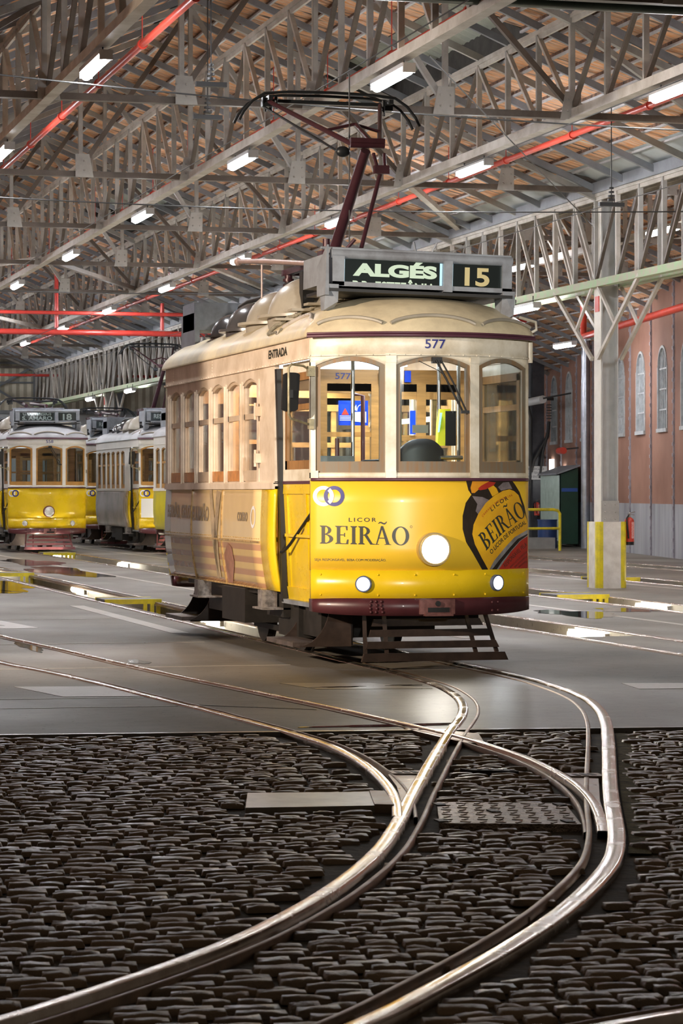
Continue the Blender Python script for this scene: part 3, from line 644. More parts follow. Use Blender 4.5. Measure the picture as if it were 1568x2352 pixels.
    for x in (-.48, .48):
        for y in (3.25, 5.15):
            b = MB(); b.cyl((x, y, .37), .36, .09, 'x', 36); b.cyl((x * .93, y, .37), .38, .02, 'x', 36); b.cyl((x * 1.08, y, .37), .12, .1, 'x', 16); b.build('wheel', mat('wheel_dark_steel', (.05, .045, .04), .4, .6, var=.3), tk)
    b = MB()
    for y in (3.25, 5.15): b.tube([(-.5, y, .37), (.5, y, .37)], .06, 12)
    b.build('axle', UND, tk)
    # --- steps with curved cheeks
    for sx, spans in ((-1, ((.85, 2.0), (6.5, 7.5))), (1, ((6.5, 7.5),))):
        for (ya, yb) in spans:
            b = MB(); b.box(min(sx * .9, sx * 1.22), max(sx * .9, sx * 1.22), ya, yb, .19, .235)
            stp = b.build('boarding_step', mat('step_steel', (.16, .13, .12), .4, .5, var=.3, scale=8), T)
            for y in (ya, yb):
                out = [(sx * (.84 + .34 * (1 - math.cos(t * PI / 2)) ** .9), .62 - .43 * math.sin(t * PI / 2) ** .9) for t in lin(0, 1, 10)]
                b = MB(); b.poly(out + [(sx * .62, .19), (sx * .62, .62)], y - .012, y + .012, lambda p, q, r: (p, r, q)); b.build('step_cheek', STLD, stp)
            b = MB(); b.box(min(sx * .60, sx * .64), max(sx * .60, sx * .64), ya, yb, .2, .6); b.build('step_back', STLD, stp)
            for y in (yb + .45 if ya < 3 else ya - .7,):
                b = MB(); b.box(min(sx * 1.0, sx * 1.16), max(sx * 1.0, sx * 1.16), y, y + .22, .52, .70); b.box(min(sx * .9, sx * 1.2), max(sx * .9, sx * 1.2), y - .2, y + .3, .50, .52); b.build('step_hanger', mat('hanger_worn_alu', (.35, .32, .3), .45, .4, var=.4, scale=12), stp)
    # --- mirror
    b = MB(); b.tube([(-1.13, .50, 2.94), (-1.22, .42, 2.98), (-1.37, .30, 2.99), (-1.40, .29, 2.95), (-1.40, .29, 2.50), (-1.38, .30, 2.46), (-1.13, .48, 2.40)], .012, 8); b.box(-1.17, -1.10, .42, .50, 2.88, 2.98); b.box(-1.16, -1.11, .43, .49, 2.36, 2.46)
    mi = b.build('mirror_bracket', BRS, T)
    b = MB(); us = lin(-.085, .085, 9)
    b.strip(us, lambda u: 2.53 + .02 * (abs(u) / .085) ** 4, lambda u: 2.91 - .02 * (abs(u) / .085) ** 4, lambda u, z, d: (-1.365 + u + (z - 2.7) * .06, .34 + d + u * .2, z), 0, .05); b.box(-1.41, -1.35, .31, .34, 2.66, 2.74); b.build('mirror_shell', BLK if full else UND, mi)
    b = MB(); b.tube([(-1.03, .60, 1.62), (-1.08, 1.55, 1.2), (-1.10, 1.72, 1.13), (-1.12, 1.78, 1.12)], .016, 8); b.build('door_bar', BLK, T)
    # --- wiper
    b = MB(); o = -.05; Y = lambda x: fy(x) + o
    b.box(-.03, .07, -.03, .02, 3.0, 3.06); b.tube([(0, -.05, 3.03), (.10, -.055, 2.85), (.27, -.04, 2.54)], .011, 6); b.tube([(.05, -.05, 3.03), (.17, -.055, 2.82), (.315, -.04, 2.53)], .009, 6); b.tube([(-.17, -.03, 3.02), (.02, -.05, 2.93), (.1, -.05, 2.87)], .004, 6)
    b.box(.26, .345, -.05, -.02, 2.51, 2.54); b.build('wiper', BLK, T)
    # --- fleet number, logo, adverts
    num = opts.get('number')
    if num: decal(fit(text2d(num, .012), -.10, 3.145, .11, 3.235), 'fleet_number', NAVY, mF, .012, T, .04)
    lx, lz = -.99, 1.70
    decal(ring2d(lx - .035, lz, .088, .10, .055, .064), 'logo_white_ring', WHI, mF, .003, T, .03)
    decal(ring2d(lx + .055, lz, .088, .10, .055, .064), 'logo_navy_ring', NAVY, mF, .0045, T, .03)
    if full: decal(ring2d(lx - .035, lz, .088, .10, .055, .064, -.9, .9, 12), 'logo_white_arc', WHI, mF, .006, T, .03)
    if full:
        w = serif_word('BEIRÃO', .04)
        v = [p for p in w[0]]; ax = min(p[0] for p in v); bx = max(p[0] for p in v)
        decal(xf(w, lambda x, y: (-1.055 + (x - ax) / (bx - ax) * .80, 1.232 + y * .178 - .012 * (x - ax) / (bx - ax))), 'advert_lettering', INK, mF, .003, T, .03)
        decal(fit(text2d('LICOR', .012, 1.35), -.81, 1.448, -.565, 1.488), 'advert_lettering', INK, mF, .003, T, .03)
        decal(fit(text2d('SEJA RESPONSÁVEL. BEBA COM MODERAÇÃO.', .0), -1.10, 1.055, -.475, 1.092), 'small_print', INK, mF, .003, T, .03)
        decal(ring2d(-.235, 1.40, .012, .012, .009, .009, n=12), 'trademark_ring', INK, mF, .003, T, 0)
        A = empty('advert_bottle'); A.parent = T
        def D(pts, nm, m, off): return decal(polyart(pts), nm, m, mF, off, A, .04)
        D([(.333, 1.847), (.358, 1.76), (.392, 1.714), (.329, 1.633), (.295, 1.505), (.295, 1.376), (.333, 1.247), (.407, 1.139), (.517, .970), (1.112, .970), (1.119, 1.44), (1.07, 1.60), (1.0, 1.74), (.93, 1.82), (.90, 1.847)], 'bottle_silhouette', BOT, .002)
        D([(.402, 1.845), (.382, 1.78), (.395, 1.73), (.43, 1.73), (.52, 1.80), (.60, 1.845)], 'bottle_cap', ORNG, .003)
        D([(.40, 1.70), (.46, 1.62), (.44, 1.55), (.47, 1.52), (.50, 1.56), (.60, 1.66), (.52, 1.69)], 'glass_highlight', BOTH, .003)
        D([(.708, 1.788), (.775, 1.835), (.85, 1.84), (.897, 1.77), (.832, 1.77), (.747, 1.753)], 'glass_highlight', BOTH, .003)
        D([(.589, .970), (.507, 1.095), (.431, 1.225), (.402, 1.324), (.416, 1.418), (.471, 1.525), (.558, 1.632), (.664, 1.705), (.775, 1.753), (.861, 1.766), (.921, 1.749), (.983, 1.709), (1.046, 1.587), (1.099, 1.477), (1.119, 1.433), (1.119, .970)], 'bottle_label', LAB, .0035)
        D([(.58, 1.785), (.648, 1.808), (.691, 1.775), (.715, 1.73), (.637, 1.695)], 'label_strap', LAB, .004)
        D([(.466, 1.774), (.507, 1.804), (.595, 1.843), (.68, 1.835), (.653, 1.805), (.558, 1.766), (.486, 1.757)], 'red_seal', REDP, .0045)
        D([(.60, .970), (.66, 1.06), (.80, 1.19), (.93, 1.29), (1.119, 1.36), (1.119, 1.297), (1.014, 1.251), (.879, 1.145), (.775, 1.038), (.72, .970)], 'label_border', SILV, .0045)
        D([(.715, .970), (.775, 1.038), (.879, 1.145), (1.014, 1.251), (1.119, 1.297), (1.119, .970)], 'red_label', REDP, .0055)
        D([(.63, .970), (.72, 1.06), (.86, 1.185), (.97, 1.27), (1.119, 1.32), (1.119, 1.305), (1.0, 1.25), (.87, 1.15), (.75, 1.04), (.69, .970)], 'label_band', BOT, .0058)
        def along(art, p0, p1, h, bow=0.):
            v = art[0]; ax = min(p[0] for p in v); bx = max(p[0] for p in v); ay = min(p[1] for p in v); by = max(p[1] for p in v); P0 = Vector(p0); P1 = Vector(p1); d = P1 - P0; n = Vector((-d.y, d.x)).normalized()
            def fn(x, y):
                t = (x - ax) / (bx - ax); q = P0 + d * t + n * (bow * math.sin(PI * t)); s = (y - ay) / (by - ay) * h; return (q.x + n.x * s * 1 , q.y + n.y * s)
            return xf(art, fn)
        decal(along(serif_word('BEIRÃO', .04), (.565, 1.155), (1.105, 1.50), .235, .035), 'label_lettering', INK, mF, .006, A, .03)
        decal(along(text2d('LICOR', .02, 1.4), (.63, 1.545), (.845, 1.665), .042, .01), 'label_lettering', INK, mF, .006, A, .03)
        decal(along(text2d('O LICOR DE PORTUGAL', .02), (.625, 1.12), (1.10, 1.42), .045, .03), 'label_lettering', INK, mF, .006, A, .03)
        decal(along(text2d('CARRANCA REDONDO LDA', .01, 1.4), (.52, 1.49), (.90, 1.70), .022, .035), 'label_small_lettering', REDP, mF, .006, A, .03)
        decal(along(text2d('RESPONSAVEL PELA', .0), (.80, .985), (1.11, 1.20), .045, .01), 'label_small_lettering', INK, mF, .0075, A, .03)
        for k in range(3): decal(along(text2d('BEIRAO LICOR DE PORTUGAL', .0), (.87 + .06 * k, .98), (1.115, 1.135 - .05 * k), .018, .005), 'label_small_lettering', INK, mF, .0075, A, .03)
    if opts.get('white_patch'): decal(polyart([(-1.08, 1.0), (-.45, 1.0), (-.45, 1.55), (-1.08, 1.55)]), 'white_notice', WHI, mF, .003, T)
    return T
# ------------------------------------------------------------------ hall materials
STL = mat('roof_steel_grey', (.40, .39, .36), .5, var=.16, scale=1.5, dirt=(.22, .21, .19))
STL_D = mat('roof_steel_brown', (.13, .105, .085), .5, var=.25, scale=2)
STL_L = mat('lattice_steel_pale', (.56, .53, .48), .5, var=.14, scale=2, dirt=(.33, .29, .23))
RAFT = mat('rafter_blue_grey', (.25, .265, .29), .5, var=.15, scale=2)
BATT = mat('batten_white', (.55, .56, .58), .6, var=.12, scale=3)
GREEN = mat('peeling_green_paint', (.28, .42, .22), .55, var=.3, scale=6, dirt=(.42, .36, .28), dirt_amt=.12)
REDPIPE = mat('sprinkler_red', (.62, .06, .035), .35, var=.1, scale=3)
SHEET = mat('skylight_sheet', (.52, .56, .56), .5, var=.1, scale=1.2)
GRSHEET = mat('green_grey_corrugated', (.40, .44, .38), .5, var=.15, scale=1.5)
LAMPM = emis('fluorescent_tube', (.95, .96, 1.), 165.)
PITLAMP = emis('pit_lamp', (1., .92, .74), 80.)
LAMPH = mat('lamp_housing', (.5, .5, .5), .4, var=.05)
REDMAIN = mat('water_main_dark_red', (.36, .03, .022), .35, var=.12, scale=3)
YPAINT = mat('safety_yellow', (.80, .66, .02), .45, var=.15, scale=6, dirt=(.5, .42, .06))
CABM = mat('wire_black', (.03, .03, .03), .5, var=0)

def tile_mat():
    m = mat('clay_roof_tiles', (.5, .3, .18), .8, var=0); nt = m.node_tree; N = nt.nodes; L = nt.links; b = N['Principled BSDF']
    tc = N.new('ShaderNodeTexCoord')
    def nz(sc, s, det=3):
        mp = N.new('ShaderNodeMapping'); mp.inputs['Scale'].default_value = sc; L.new(tc.outputs['Object'], mp.inputs['Vector'])
        n = N.new('ShaderNodeTexNoise'); n.inputs['Scale'].default_value = s; n.inputs['Detail'].default_value = det; L.new(mp.outputs[0], n.inputs['Vector']); return n
    a = nz((.5, 6.5, .5), 1.6); c = nz((2.2, 3.0, 1), 1.1, 2)
    r = N.new('ShaderNodeValToRGB'); e = r.color_ramp.elements
    e[0].position = .30; e[0].color = (.10, .07, .055, 1); e[1].position = .70; e[1].color = (.82, .74, .62, 1)
    for p, q in ((.37, (.42, .26, .17)), (.44, (.70, .50, .36)), (.51, (.82, .36, .12)), (.57, (.78, .60, .46)), (.64, (.80, .32, .08))):
        k = r.color_ramp.elements.new(p); k.color = (*q, 1)
    ad = N.new('ShaderNodeMath'); ad.operation = 'MULTIPLY_ADD'; ad.inputs[1].default_value = .35; ad.use_clamp = True
    L.new(c.outputs['Fac'], ad.inputs[0]); sb = N.new('ShaderNodeMath'); sb.operation = 'SUBTRACT'; sb.inputs[1].default_value = .175; L.new(a.outputs['Fac'], sb.inputs[0]); L.new(sb.outputs[0], ad.inputs[2])
    L.new(ad.outputs[0], r.inputs[0]); L.new(r.outputs[0], b.inputs['Base Color'])
    w = N.new('ShaderNodeTexWave'); w.bands_direction = 'Y'; w.inputs['Scale'].default_value = 1.5; w.inputs['Distortion'].default_value = .3; L.new(tc.outputs['Object'], w.inputs['Vector'])
    bp = N.new('ShaderNodeBump'); bp.inputs['Strength'].default_value = .8; bp.inputs['Distance'].default_value = .04; L.new(w.outputs['Fac'], bp.inputs['Height']); L.new(bp.outputs[0], b.inputs['Normal'])
    return m
TILE = tile_mat()
TILE_END = mat('tile_ends', (.25, .15, .10), .8, var=.35, scale=4, stretch=(.2, 2.2, .2), dirt=(.04, .03, .025), dirt_amt=.1)

def wall_mat():
    m = mat('brown_painted_wall', (.34, .13, .085), .75, var=0); nt = m.node_tree; N = nt.nodes; L = nt.links; b = N['Principled BSDF']
    tc = N.new('ShaderNodeTexCoord'); sp = N.new('ShaderNodeSeparateXYZ'); L.new(tc.outputs['Object'], sp.inputs[0])
    n = N.new('ShaderNodeTexNoise'); n.inputs['Scale'].default_value = .6; n.inputs['Detail'].default_value = 7; L.new(tc.outputs['Object'], n.inputs['Vector'])
    mp = N.new('ShaderNodeMapping'); mp.inputs['Scale'].default_value = (2.2, 2.2, .35); L.new(tc.outputs['Object'], mp.inputs['Vector'])
    n2 = N.new('ShaderNodeTexNoise'); n2.inputs['Scale'].default_value = .8; n2.inputs['Detail'].default_value = 4; L.new(mp.outputs[0], n2.inputs['Vector'])
    r = N.new('ShaderNodeValToRGB'); e = r.color_ramp.elements; e[0].position = .3; e[0].color = (.22, .105, .07, 1); e[1].position = .7; e[1].color = (.36, .19, .135, 1); L.new(n.outputs['Fac'], r.inputs[0])
    g = N.new('ShaderNodeValToRGB'); e = g.color_ramp.elements; e[0].position = .3; e[0].color = (.20, .20, .22, 1); e[1].position = .75; e[1].color = (.42, .42, .44, 1); L.new(n2.outputs['Fac'], g.inputs[0])
    ad = N.new('ShaderNodeMath'); ad.operation = 'MULTIPLY_ADD'; ad.inputs[1].default_value = -2.4; ad.inputs[2].default_value = 2.78; L.new(n2.outputs['Fac'], ad.inputs[0])
    s = N.new('ShaderNodeMath'); s.operation = 'MAXIMUM'; s.inputs[1].default_value = 1.42; 
    ng = N.new('ShaderNodeMath'); ng.operation = 'SUBTRACT'; ng.inputs[0].default_value = 3.4; L.new(ad.outputs[0], ng.inputs[1]); L.new(ng.outputs[0], s.inputs[0])
    lt = N.new('ShaderNodeMath'); lt.operation = 'LESS_THAN'; L.new(sp.outputs['Z'], lt.inputs[0]); lt.inputs[1].default_value = 1.42
    mx = N.new('ShaderNodeMix'); mx.data_type = 'RGBA'; L.new(lt.outputs[0], mx.inputs[0]); L.new(r.outputs[0], mx.inputs[6]); L.new(g.outputs[0], mx.inputs[7]); L.new(mx.outputs[2], b.inputs['Base Color'])
    return m
WALLM = wall_mat()

def concrete_mat(name, c0, c1, rough0, rough1):
    m = mat(name, c0, .4, var=0); nt = m.node_tree; N = nt.nodes; L = nt.links; b = N['Principled BSDF']
    tc = N.new('ShaderNodeTexCoord')
    def nz(sc, s, det=6):
        mp = N.new('ShaderNodeMapping'); mp.inputs['Scale'].default_value = sc; L.new(tc.outputs['Object'], mp.inputs['Vector'])
        n = N.new('ShaderNodeTexNoise'); n.inputs['Scale'].default_value = s; n.inputs['Detail'].default_value = det; L.new(mp.outputs[0], n.inputs['Vector']); return n
    a = nz((1, 1, 1), .5); f = nz((1, 1, 1), 6.); w = nz((1, .5, 1), .35, 3); sp = nz((1, 1, 1), 22., 2)
    r = N.new('ShaderNodeValToRGB'); e = r.color_ramp.elements; e[0].position = .32; e[0].color = (*c0, 1); e[1].position = .68; e[1].color = (*c1, 1)
    ad = N.new('ShaderNodeMath'); ad.operation = 'MULTIPLY_ADD'; ad.inputs[1].default_value = .35; L.new(f.outputs['Fac'], ad.inputs[0])
    sb = N.new('ShaderNodeMath'); sb.operation = 'SUBTRACT'; sb.inputs[1].default_value = .17; L.new(a.outputs['Fac'], sb.inputs[0]); L.new(sb.outputs[0], ad.inputs[2]); L.new(ad.outputs[0], r.inputs[0])
    s2 = N.new('ShaderNodeValToRGB'); e = s2.color_ramp.elements; e[0].position = .28; e[0].color = (.35, .3, .25, 1); e[1].position = .34; e[1].color = (1, 1, 1, 1); L.new(sp.outputs['Fac'], s2.inputs[0])
    mu = N.new('ShaderNodeMix'); mu.data_type = 'RGBA'; mu.blend_type = 'MULTIPLY'; mu.inputs[0].default_value = 1; L.new(r.outputs[0], mu.inputs[6]); L.new(s2.outputs[0], mu.inputs[7])
    L.new(mu.outputs[2], b.inputs['Base Color'])
    mr = N.new('ShaderNodeMapRange'); mr.inputs[1].default_value = .38; mr.inputs[2].default_value = .62; mr.inputs[3].default_value = rough0; mr.inputs[4].default_value = rough1; L.new(w.outputs['Fac'], mr.inputs[0]); L.new(mr.outputs[0], b.inputs['Roughness'])
    bp = N.new('ShaderNodeBump'); bp.inputs['Strength'].default_value = .25; bp.inputs['Distance'].default_value = .01; L.new(f.outputs['Fac'], bp.inputs['Height']); L.new(bp.outputs[0], b.inputs['Normal'])
    return m
def lowspec(m, v): m.node_tree.nodes['Principled BSDF'].inputs['Specular IOR Level'].default_value = v; return m
CONC = concrete_mat('worn_concrete', (.135, .122, .103), (.215, .194, .163), .42, .62)
lowspec(CONC, .32)
MARK = concrete_mat('pale_floor_patch', (.33, .30, .26), (.42, .38, .33), .3, .5)
PITW = concrete_mat('pit_wall', (.40, .33, .24), (.58, .5, .38), .4, .7)
DIRT = mat('joint_dirt', (.06, .043, .024), .8, var=.4, scale=5, bump=.4)
MOSS = mat('mossy_gravel', (.14, .12, .04), .85, var=.4, scale=14, bump=.6)

# ------------------------------------------------------------------ layout constants
TRACKS = [3.75, 7.46, 11.2, 14.95, 19.0, 22.7]
GX = [5.4, 9.2, 13.05]           # lamp beams and lattice girders
XC0, XC1 = 1.5, 16.9              # column lines of the main bay
CY = [36.3 + 8.8 * k for k in range(-1, 10)]
ENDY = 117.
def zr(x):
    """roof height: main bay ridge over x=9.2, side bay ridge over x=21.6"""
    if x <= XC1: return 10.5 - .42 * abs(x - 9.2)
    return 9.25 - .42 * abs(x - 21.6)
def wallx(y): return 25.93 + (y - 63.7) * .1845

# ------------------------------------------------------------------ ground
def joint_y(x): return 18.872 - (x - 2.466) * .132
b = MB(); PITS = TRACKS[1:]; PY = 30.
b.poly([(-30, joint_y(-30)), (60, joint_y(60)), (60, PY), (-30, PY)], -.25, 0)
e = [-30.] + [v for t in PITS for v in (t - .42, t + .42)] + [60.]
for i in range(0, len(e), 2): b.box(e[i], e[i + 1], PY, ENDY + 3, -.25, 0)
tag(b.build('floor', CONC), 'worn grey concrete floor of the depot hall between the rails', kind='structure')
for i, t in enumerate(PITS):
    b = MB(); b.box(t - .62, t - .42, PY, ENDY, -1.5, -.25); b.box(t + .42, t + .62, PY, ENDY, -1.5, -.25); b.box(t - .62, t + .62, PY - .2, ENDY, -1.6, -1.5); b.box(t - .62, t + .62, PY - .2, PY, -1.5, -.25)
    for y in lin(32, 110, 27): b.box(t + .36, t + .42, y, y + .12, -.9, -.5)
    tag(b.build('floor_pit', PITW), 'lit inspection pit below %s tram track' % ['the big tram\'s', 'the second', 'the third', 'the fourth', 'the fifth'][i], kind='structure')
b = MB(); b.poly([(-30, -2), (60, -2), (60, joint_y(60)), (-30, joint_y(-30))], -.25, -.03)
tag(b.build('ground_bed', DIRT), 'dark dirt between the cobblestones', kind='structure')
b = MB(); b.poly([(-30, joint_y(-30)), (60, joint_y(60)), (60, joint_y(60) + .06), (-30, joint_y(-30) + .06)], 0.001, .006)
tag(b.build('trim_1', mat('steel_kerb_edge', (.35, .33, .3), .3, .6, var=.2)), 'thin steel edge between cobbles and concrete', kind='structure')

# rails
def catmull(p, step=.12):
    p = [Vector((a, c, 0)) for a, c in p]; p = [p[0] * 2 - p[1]] + p + [p[-1] * 2 - p[-2]]; out = []
    for i in range(1, len(p) - 2):
        n = max(1, int((p[i + 1] - p[i]).length / step))
        for k in range(n):
            t = k / n; out.append(.5 * ((2 * p[i]) + (p[i + 1] - p[i - 1]) * t + (2 * p[i - 1] - 5 * p[i] + 4 * p[i + 1] - p[i + 2]) * t * t + (3 * p[i] - p[i - 1] - 3 * p[i + 1] + p[i + 2]) * t ** 3))
    out.append(p[-2])
    for _ in range(3): out = [out[0]] + [(out[i - 1] + out[i] * 2 + out[i + 1]) / 4 for i in range(1, len(out) - 1)] + [out[-1]]
    return out
HEADM = mat('rail_head_polished', (.52, .46, .40), .22, .95, var=.22, scale=3, rvar=.09, dirt=(.25, .17, .11))
LIPM = mat('rail_lip_rust', (.23, .16, .11), .42, .8, var=.3, scale=6, rvar=.1)
GRVM = mat('rail_groove', (.012, .010, .008), .55, var=.2)
def sweep(mb, P, prof):
    vs = []; n = len(prof)
    for i, p in enumerate(P):
        d = (P[min(i + 1, len(P) - 1)] - P[max(i - 1, 0)]).normalized(); s = Vector((-d.y, d.x, 0))
        for o, z in prof: vs.append((p.x + s.x * o, p.y + s.y * o, z))
    mb.add(vs, [(i * n + k, i * n + k + 1, (i + 1) * n + k + 1, (i + 1) * n + k) for i in range(len(P) - 1) for k in range(n - 1)], True)
RAILP = []
def rail(P, side, label, k=1.0):
    """side=+1: groove on the left of the direction of P"""
    r = empty('tram_rail', (0, 0, 0)); tag(r, label, 'rail', 'grooved tram rails')
    s = side; f = lambda pr: [(o * s * k, z) for o, z in pr]
    b = MB(); sweep(b, P, f([(-.05, -.05), (-.05, .002), (-.044, .012), (-.036, .015), (.024, .016), (.031, .012), (.034, -.045)])); b.build('rail_head', HEADM, r)
    b = MB(); sweep(b, P, f([(.03, -.04), (.105, -.04)])); b.build('rail_groove', GRVM, r)
    b = MB(); sweep(b, P, f([(.098, -.045), (.099, .006), (.112, .009), (.125, .006), (.127, -.05)])); b.build('rail_lip', LIPM, r)
    RAILP.append(P); return r
R1 = [(6.98, 118), (6.98, 60), (6.98, 40), (6.98, 32), (6.98, 28), (6.97, 26.5), (6.97, 25.5), (6.976, 24.5), (6.96, 23.8), (6.93, 23.187), (6.868, 22.536), (6.747, 21.78), (6.599, 21.08), (6.387, 20.31), (6.151, 19.6), (5.92, 18.987), (5.633, 18.247), (5.203, 17.094), (4.81, 16.029), (4.484, 15.133), (4.222, 14.415), (3.958, 13.669), (3.723, 13.033), (3.509, 12.471), (3.286, 11.949), (3.075, 11.5), (2.876, 11.098), (2.692, 10.761), (2.534, 10.487), (2.386, 10.238), (2.208, 9.96), (2.018, 9.704), (1.818, 9.441), (1.578, 9.157), (1.354, 8.892), (1.13, 8.648), (.3, 7.9), (-1, 6.9)]
R2 = [(7.94, 118), (7.94, 60), (7.94, 40), (7.94, 32), (7.95, 28), (7.96, 26.5), (7.96, 25.2), (7.957, 24.3), (7.95, 23.6), (7.94, 23.1), (7.89, 22.592), (7.82, 21.963), (7.736, 21.418), (7.627, 20.858), (7.495, 20.333), (7.319, 19.716), (7.134, 19.141), (6.888, 18.427), (6.534, 17.455), (6.221, 16.609), (5.608, 14.959), (5.262, 14.009), (4.995, 13.258), (4.837, 12.811), (4.664, 12.349), (4.487, 11.908), (4.335, 11.568), (4.156, 11.214), (3.869, 10.684), (3.549, 10.14), (3.179, 9.573), (2.867, 9.128), (2.596, 8.756), (2.261, 8.313), (1.5, 7.5), (.5, 6.6)]
R3 = [(3.27, 40), (3.30, 30), (3.514, 26.891), (3.752, 25.481), (3.955, 24.031), (4.1, 22.685), (4.235, 21.424), (4.326, 20.636), (4.395, 19.824), (4.487, 18.802), (4.54, 17.779), (4.53, 17.208), (4.49, 16.649), (4.428, 16.102), (4.358, 15.617), (4.264, 15.071), (4.16, 14.565), (4.026, 14.017), (3.896, 13.548)]
R4 = [(4.1, 42), (4.12, 36), (4.18, 31.928), (4.32, 30.266), (4.477, 28.689), (4.681, 26.372), (4.867, 24.622), (4.96, 23.76), (5.077, 22.901), (5.207, 21.788), (5.327, 20.814), (5.454, 19.544), (5.526, 18.638), (5.565, 18.091), (5.592, 17.501), (5.572, 16.481), (5.521, 15.951), (5.464, 15.507), (5.386, 15.043), (5.314, 14.674), (5.21, 14.242), (5.101, 13.837), (4.926, 13.276), (4.721, 12.68)]
rail(catmull(R1), 1, 'polished left rail curving from under the big tram to the cobbles')
rail(catmull(R2), -1, 'polished right rail curving from under the big tram, outermost in the cobbles', 1.15)
rail(catmull(R3), 1, 'left rail of the branch joining from the left edge, outer one', .8)
rail(catmull(R4), -1, 'inner rail of the branch that crosses the big tram\'s rail', .75)
for i, t in enumerate(TRACKS[2:]):
    for s in (-1, 1):
        rail([Vector((t + s * .48, 22, 0)), Vector((t + s * .48, 118, 0))], -s if False else (1 if s < 0 else -1), '%s rail of the %s track from the big tram, inside the hall' % ('near' if s < 0 else 'far', ['second', 'third', 'fourth', 'fifth'][i]), .9)

R5 = [(1.2, 7.0), (2.3, 7.72), (3.11, 8.12), (3.345, 8.22), (4.5, 8.62), (7, 9.3)]
rail(catmull(R5), 1, 'short piece of rail in the bottom right corner of the cobbles', .9)
# junction plates between converging rails
FROG = mat('junction_plate_steel', (.30, .22, .16), .36, .8, var=.3, scale=5, rvar=.1)
def plate(name, pts, z, label, m=FROG, cat='plate', z0=-.045):
    b = MB(); b.poly(pts, z0, z); o = b.build(name, m); return tag(o, label, cat)
plate('junction_plate', [(4.43, 15.65), (4.62, 15.55), (4.30, 14.75), (3.97, 13.75), (3.92, 13.6), (4.1, 14.2), (4.3, 15.0)], .004, 'steel wedge plate where the branch rail meets the left rail')
plate('junction_plate', [(5.42, 15.2), (5.60, 15.1), (5.2, 14.0), (4.86, 12.95), (4.98, 13.4), (5.3, 14.5)], .004, 'steel wedge plate where the branch rail meets the right rail')
plate('junction_plate', [(5.40, 18.65), (5.50, 18.62), (5.70, 18.35), (5.80, 18.1), (5.62, 17.4), (5.50, 17.5), (5.45, 18.0)], .006, 'steel crossing plate where two rails cross at the cobble edge')
# switch covers
cv = plate('switch_cover', [(4.02, 13.22), (4.28, 14.12), (4.95, 13.88), (4.72, 12.98)], .012, 'chequered metal cover set in the cobbles between the rails', mat('chequer_plate', (.24, .18, .13), .4, .7, var=.3, scale=9, bump=1.0), 'cover')
b = MB()
for i in range(8):
    for j in range(9):
        u = (i + .5) / 8; v = (j + .5) / 9; A = Vector((4.02, 13.22)).lerp(Vector((4.72, 12.98)), u); B = Vector((4.28, 14.12)).lerp(Vector((4.95, 13.88)), u); p = A.lerp(B, v)
        b.bar((p.x - .02, p.y - .02 * (-1) ** (i + j), .013), (p.x + .02, p.y + .02 * (-1) ** (i + j), .013), .012, .006)
b.build('chequer_pattern', LIPM, cv)['kind'] = 'stuff'
for u0, v0 in ((0, .8), (.93, .85), (0, .02), (.9, .05), (.4, .5)):
    A = Vector((4.02, 13.22)).lerp(Vector((4.72, 12.98)), u0); B = Vector((4.28, 14.12)).lerp(Vector((4.95, 13.88)), u0); p = A.lerp(B, v0); b = MB(); b.box(p.x, p.x + .05, p.y, p.y + .1, .012, .019); b.build('cover_hinge', GRVM, cv)
cv = plate('point_rod_cover', [(3.19, 14.13), (3.36, 14.83), (4.05, 14.70), (3.90, 14.05)], .012, 'smooth steel cover plate left of the left rail', mat('cover_steel_smooth', (.27, .23, .18), .38, .6, var=.2, scale=4), 'cover')
b = MB(); b.poly([(4.05, 14.70), (4.13, 14.66), (4.0, 14.0), (3.90, 14.05)], -.03, .02); b.build('cover_end_piece', LIPM, cv)
for nm, x, y, lab in (('rail_drain_box', 4.55, 15.68, 'small slotted drain box between the converging left rails'), ('rail_drain_box', 5.56, 15.26, 'small slotted drain box between the converging right rails')):
    o = plate(nm, [(x - .1, y - .06), (x + .1, y - .11), (x + .12, y + .07), (x - .08, y + .12)], .012, lab, LIPM, 'drain')
    b = MB()
    for k in range(3): b.box(x - .06 + .05 * k, x - .03 + .05 * k, y - .05, y + .05, .012, .014)
    b.build('drain_slot', GRVM, o)
o = plate('slotted_grate', [(4.96, 15.86), (4.98, 15.76), (5.26, 15.60), (5.26, 15.72)], .006, 'narrow slotted grate in the cobbles between the rails', GRVM, 'grate')
b = MB()
for k in range(5): p = Vector((5.0, 15.81)).lerp(Vector((5.24, 15.67)), k / 4); b.cyl((p.x, p.y, .008), .016, .006, n=10)
b.build('grate_bolt', CHR, o)
plate('floor_grating', [(4.33, 21.30), (5.2, 20.56), (5.2, 20.46), (4.33, 21.18)], .004, 'long dark drain grating in the concrete left of the tram\'s rail', mat('grating_dark', (.05, .045, .04), .5, .6, var=.4, scale=20), 'grate', -.02)

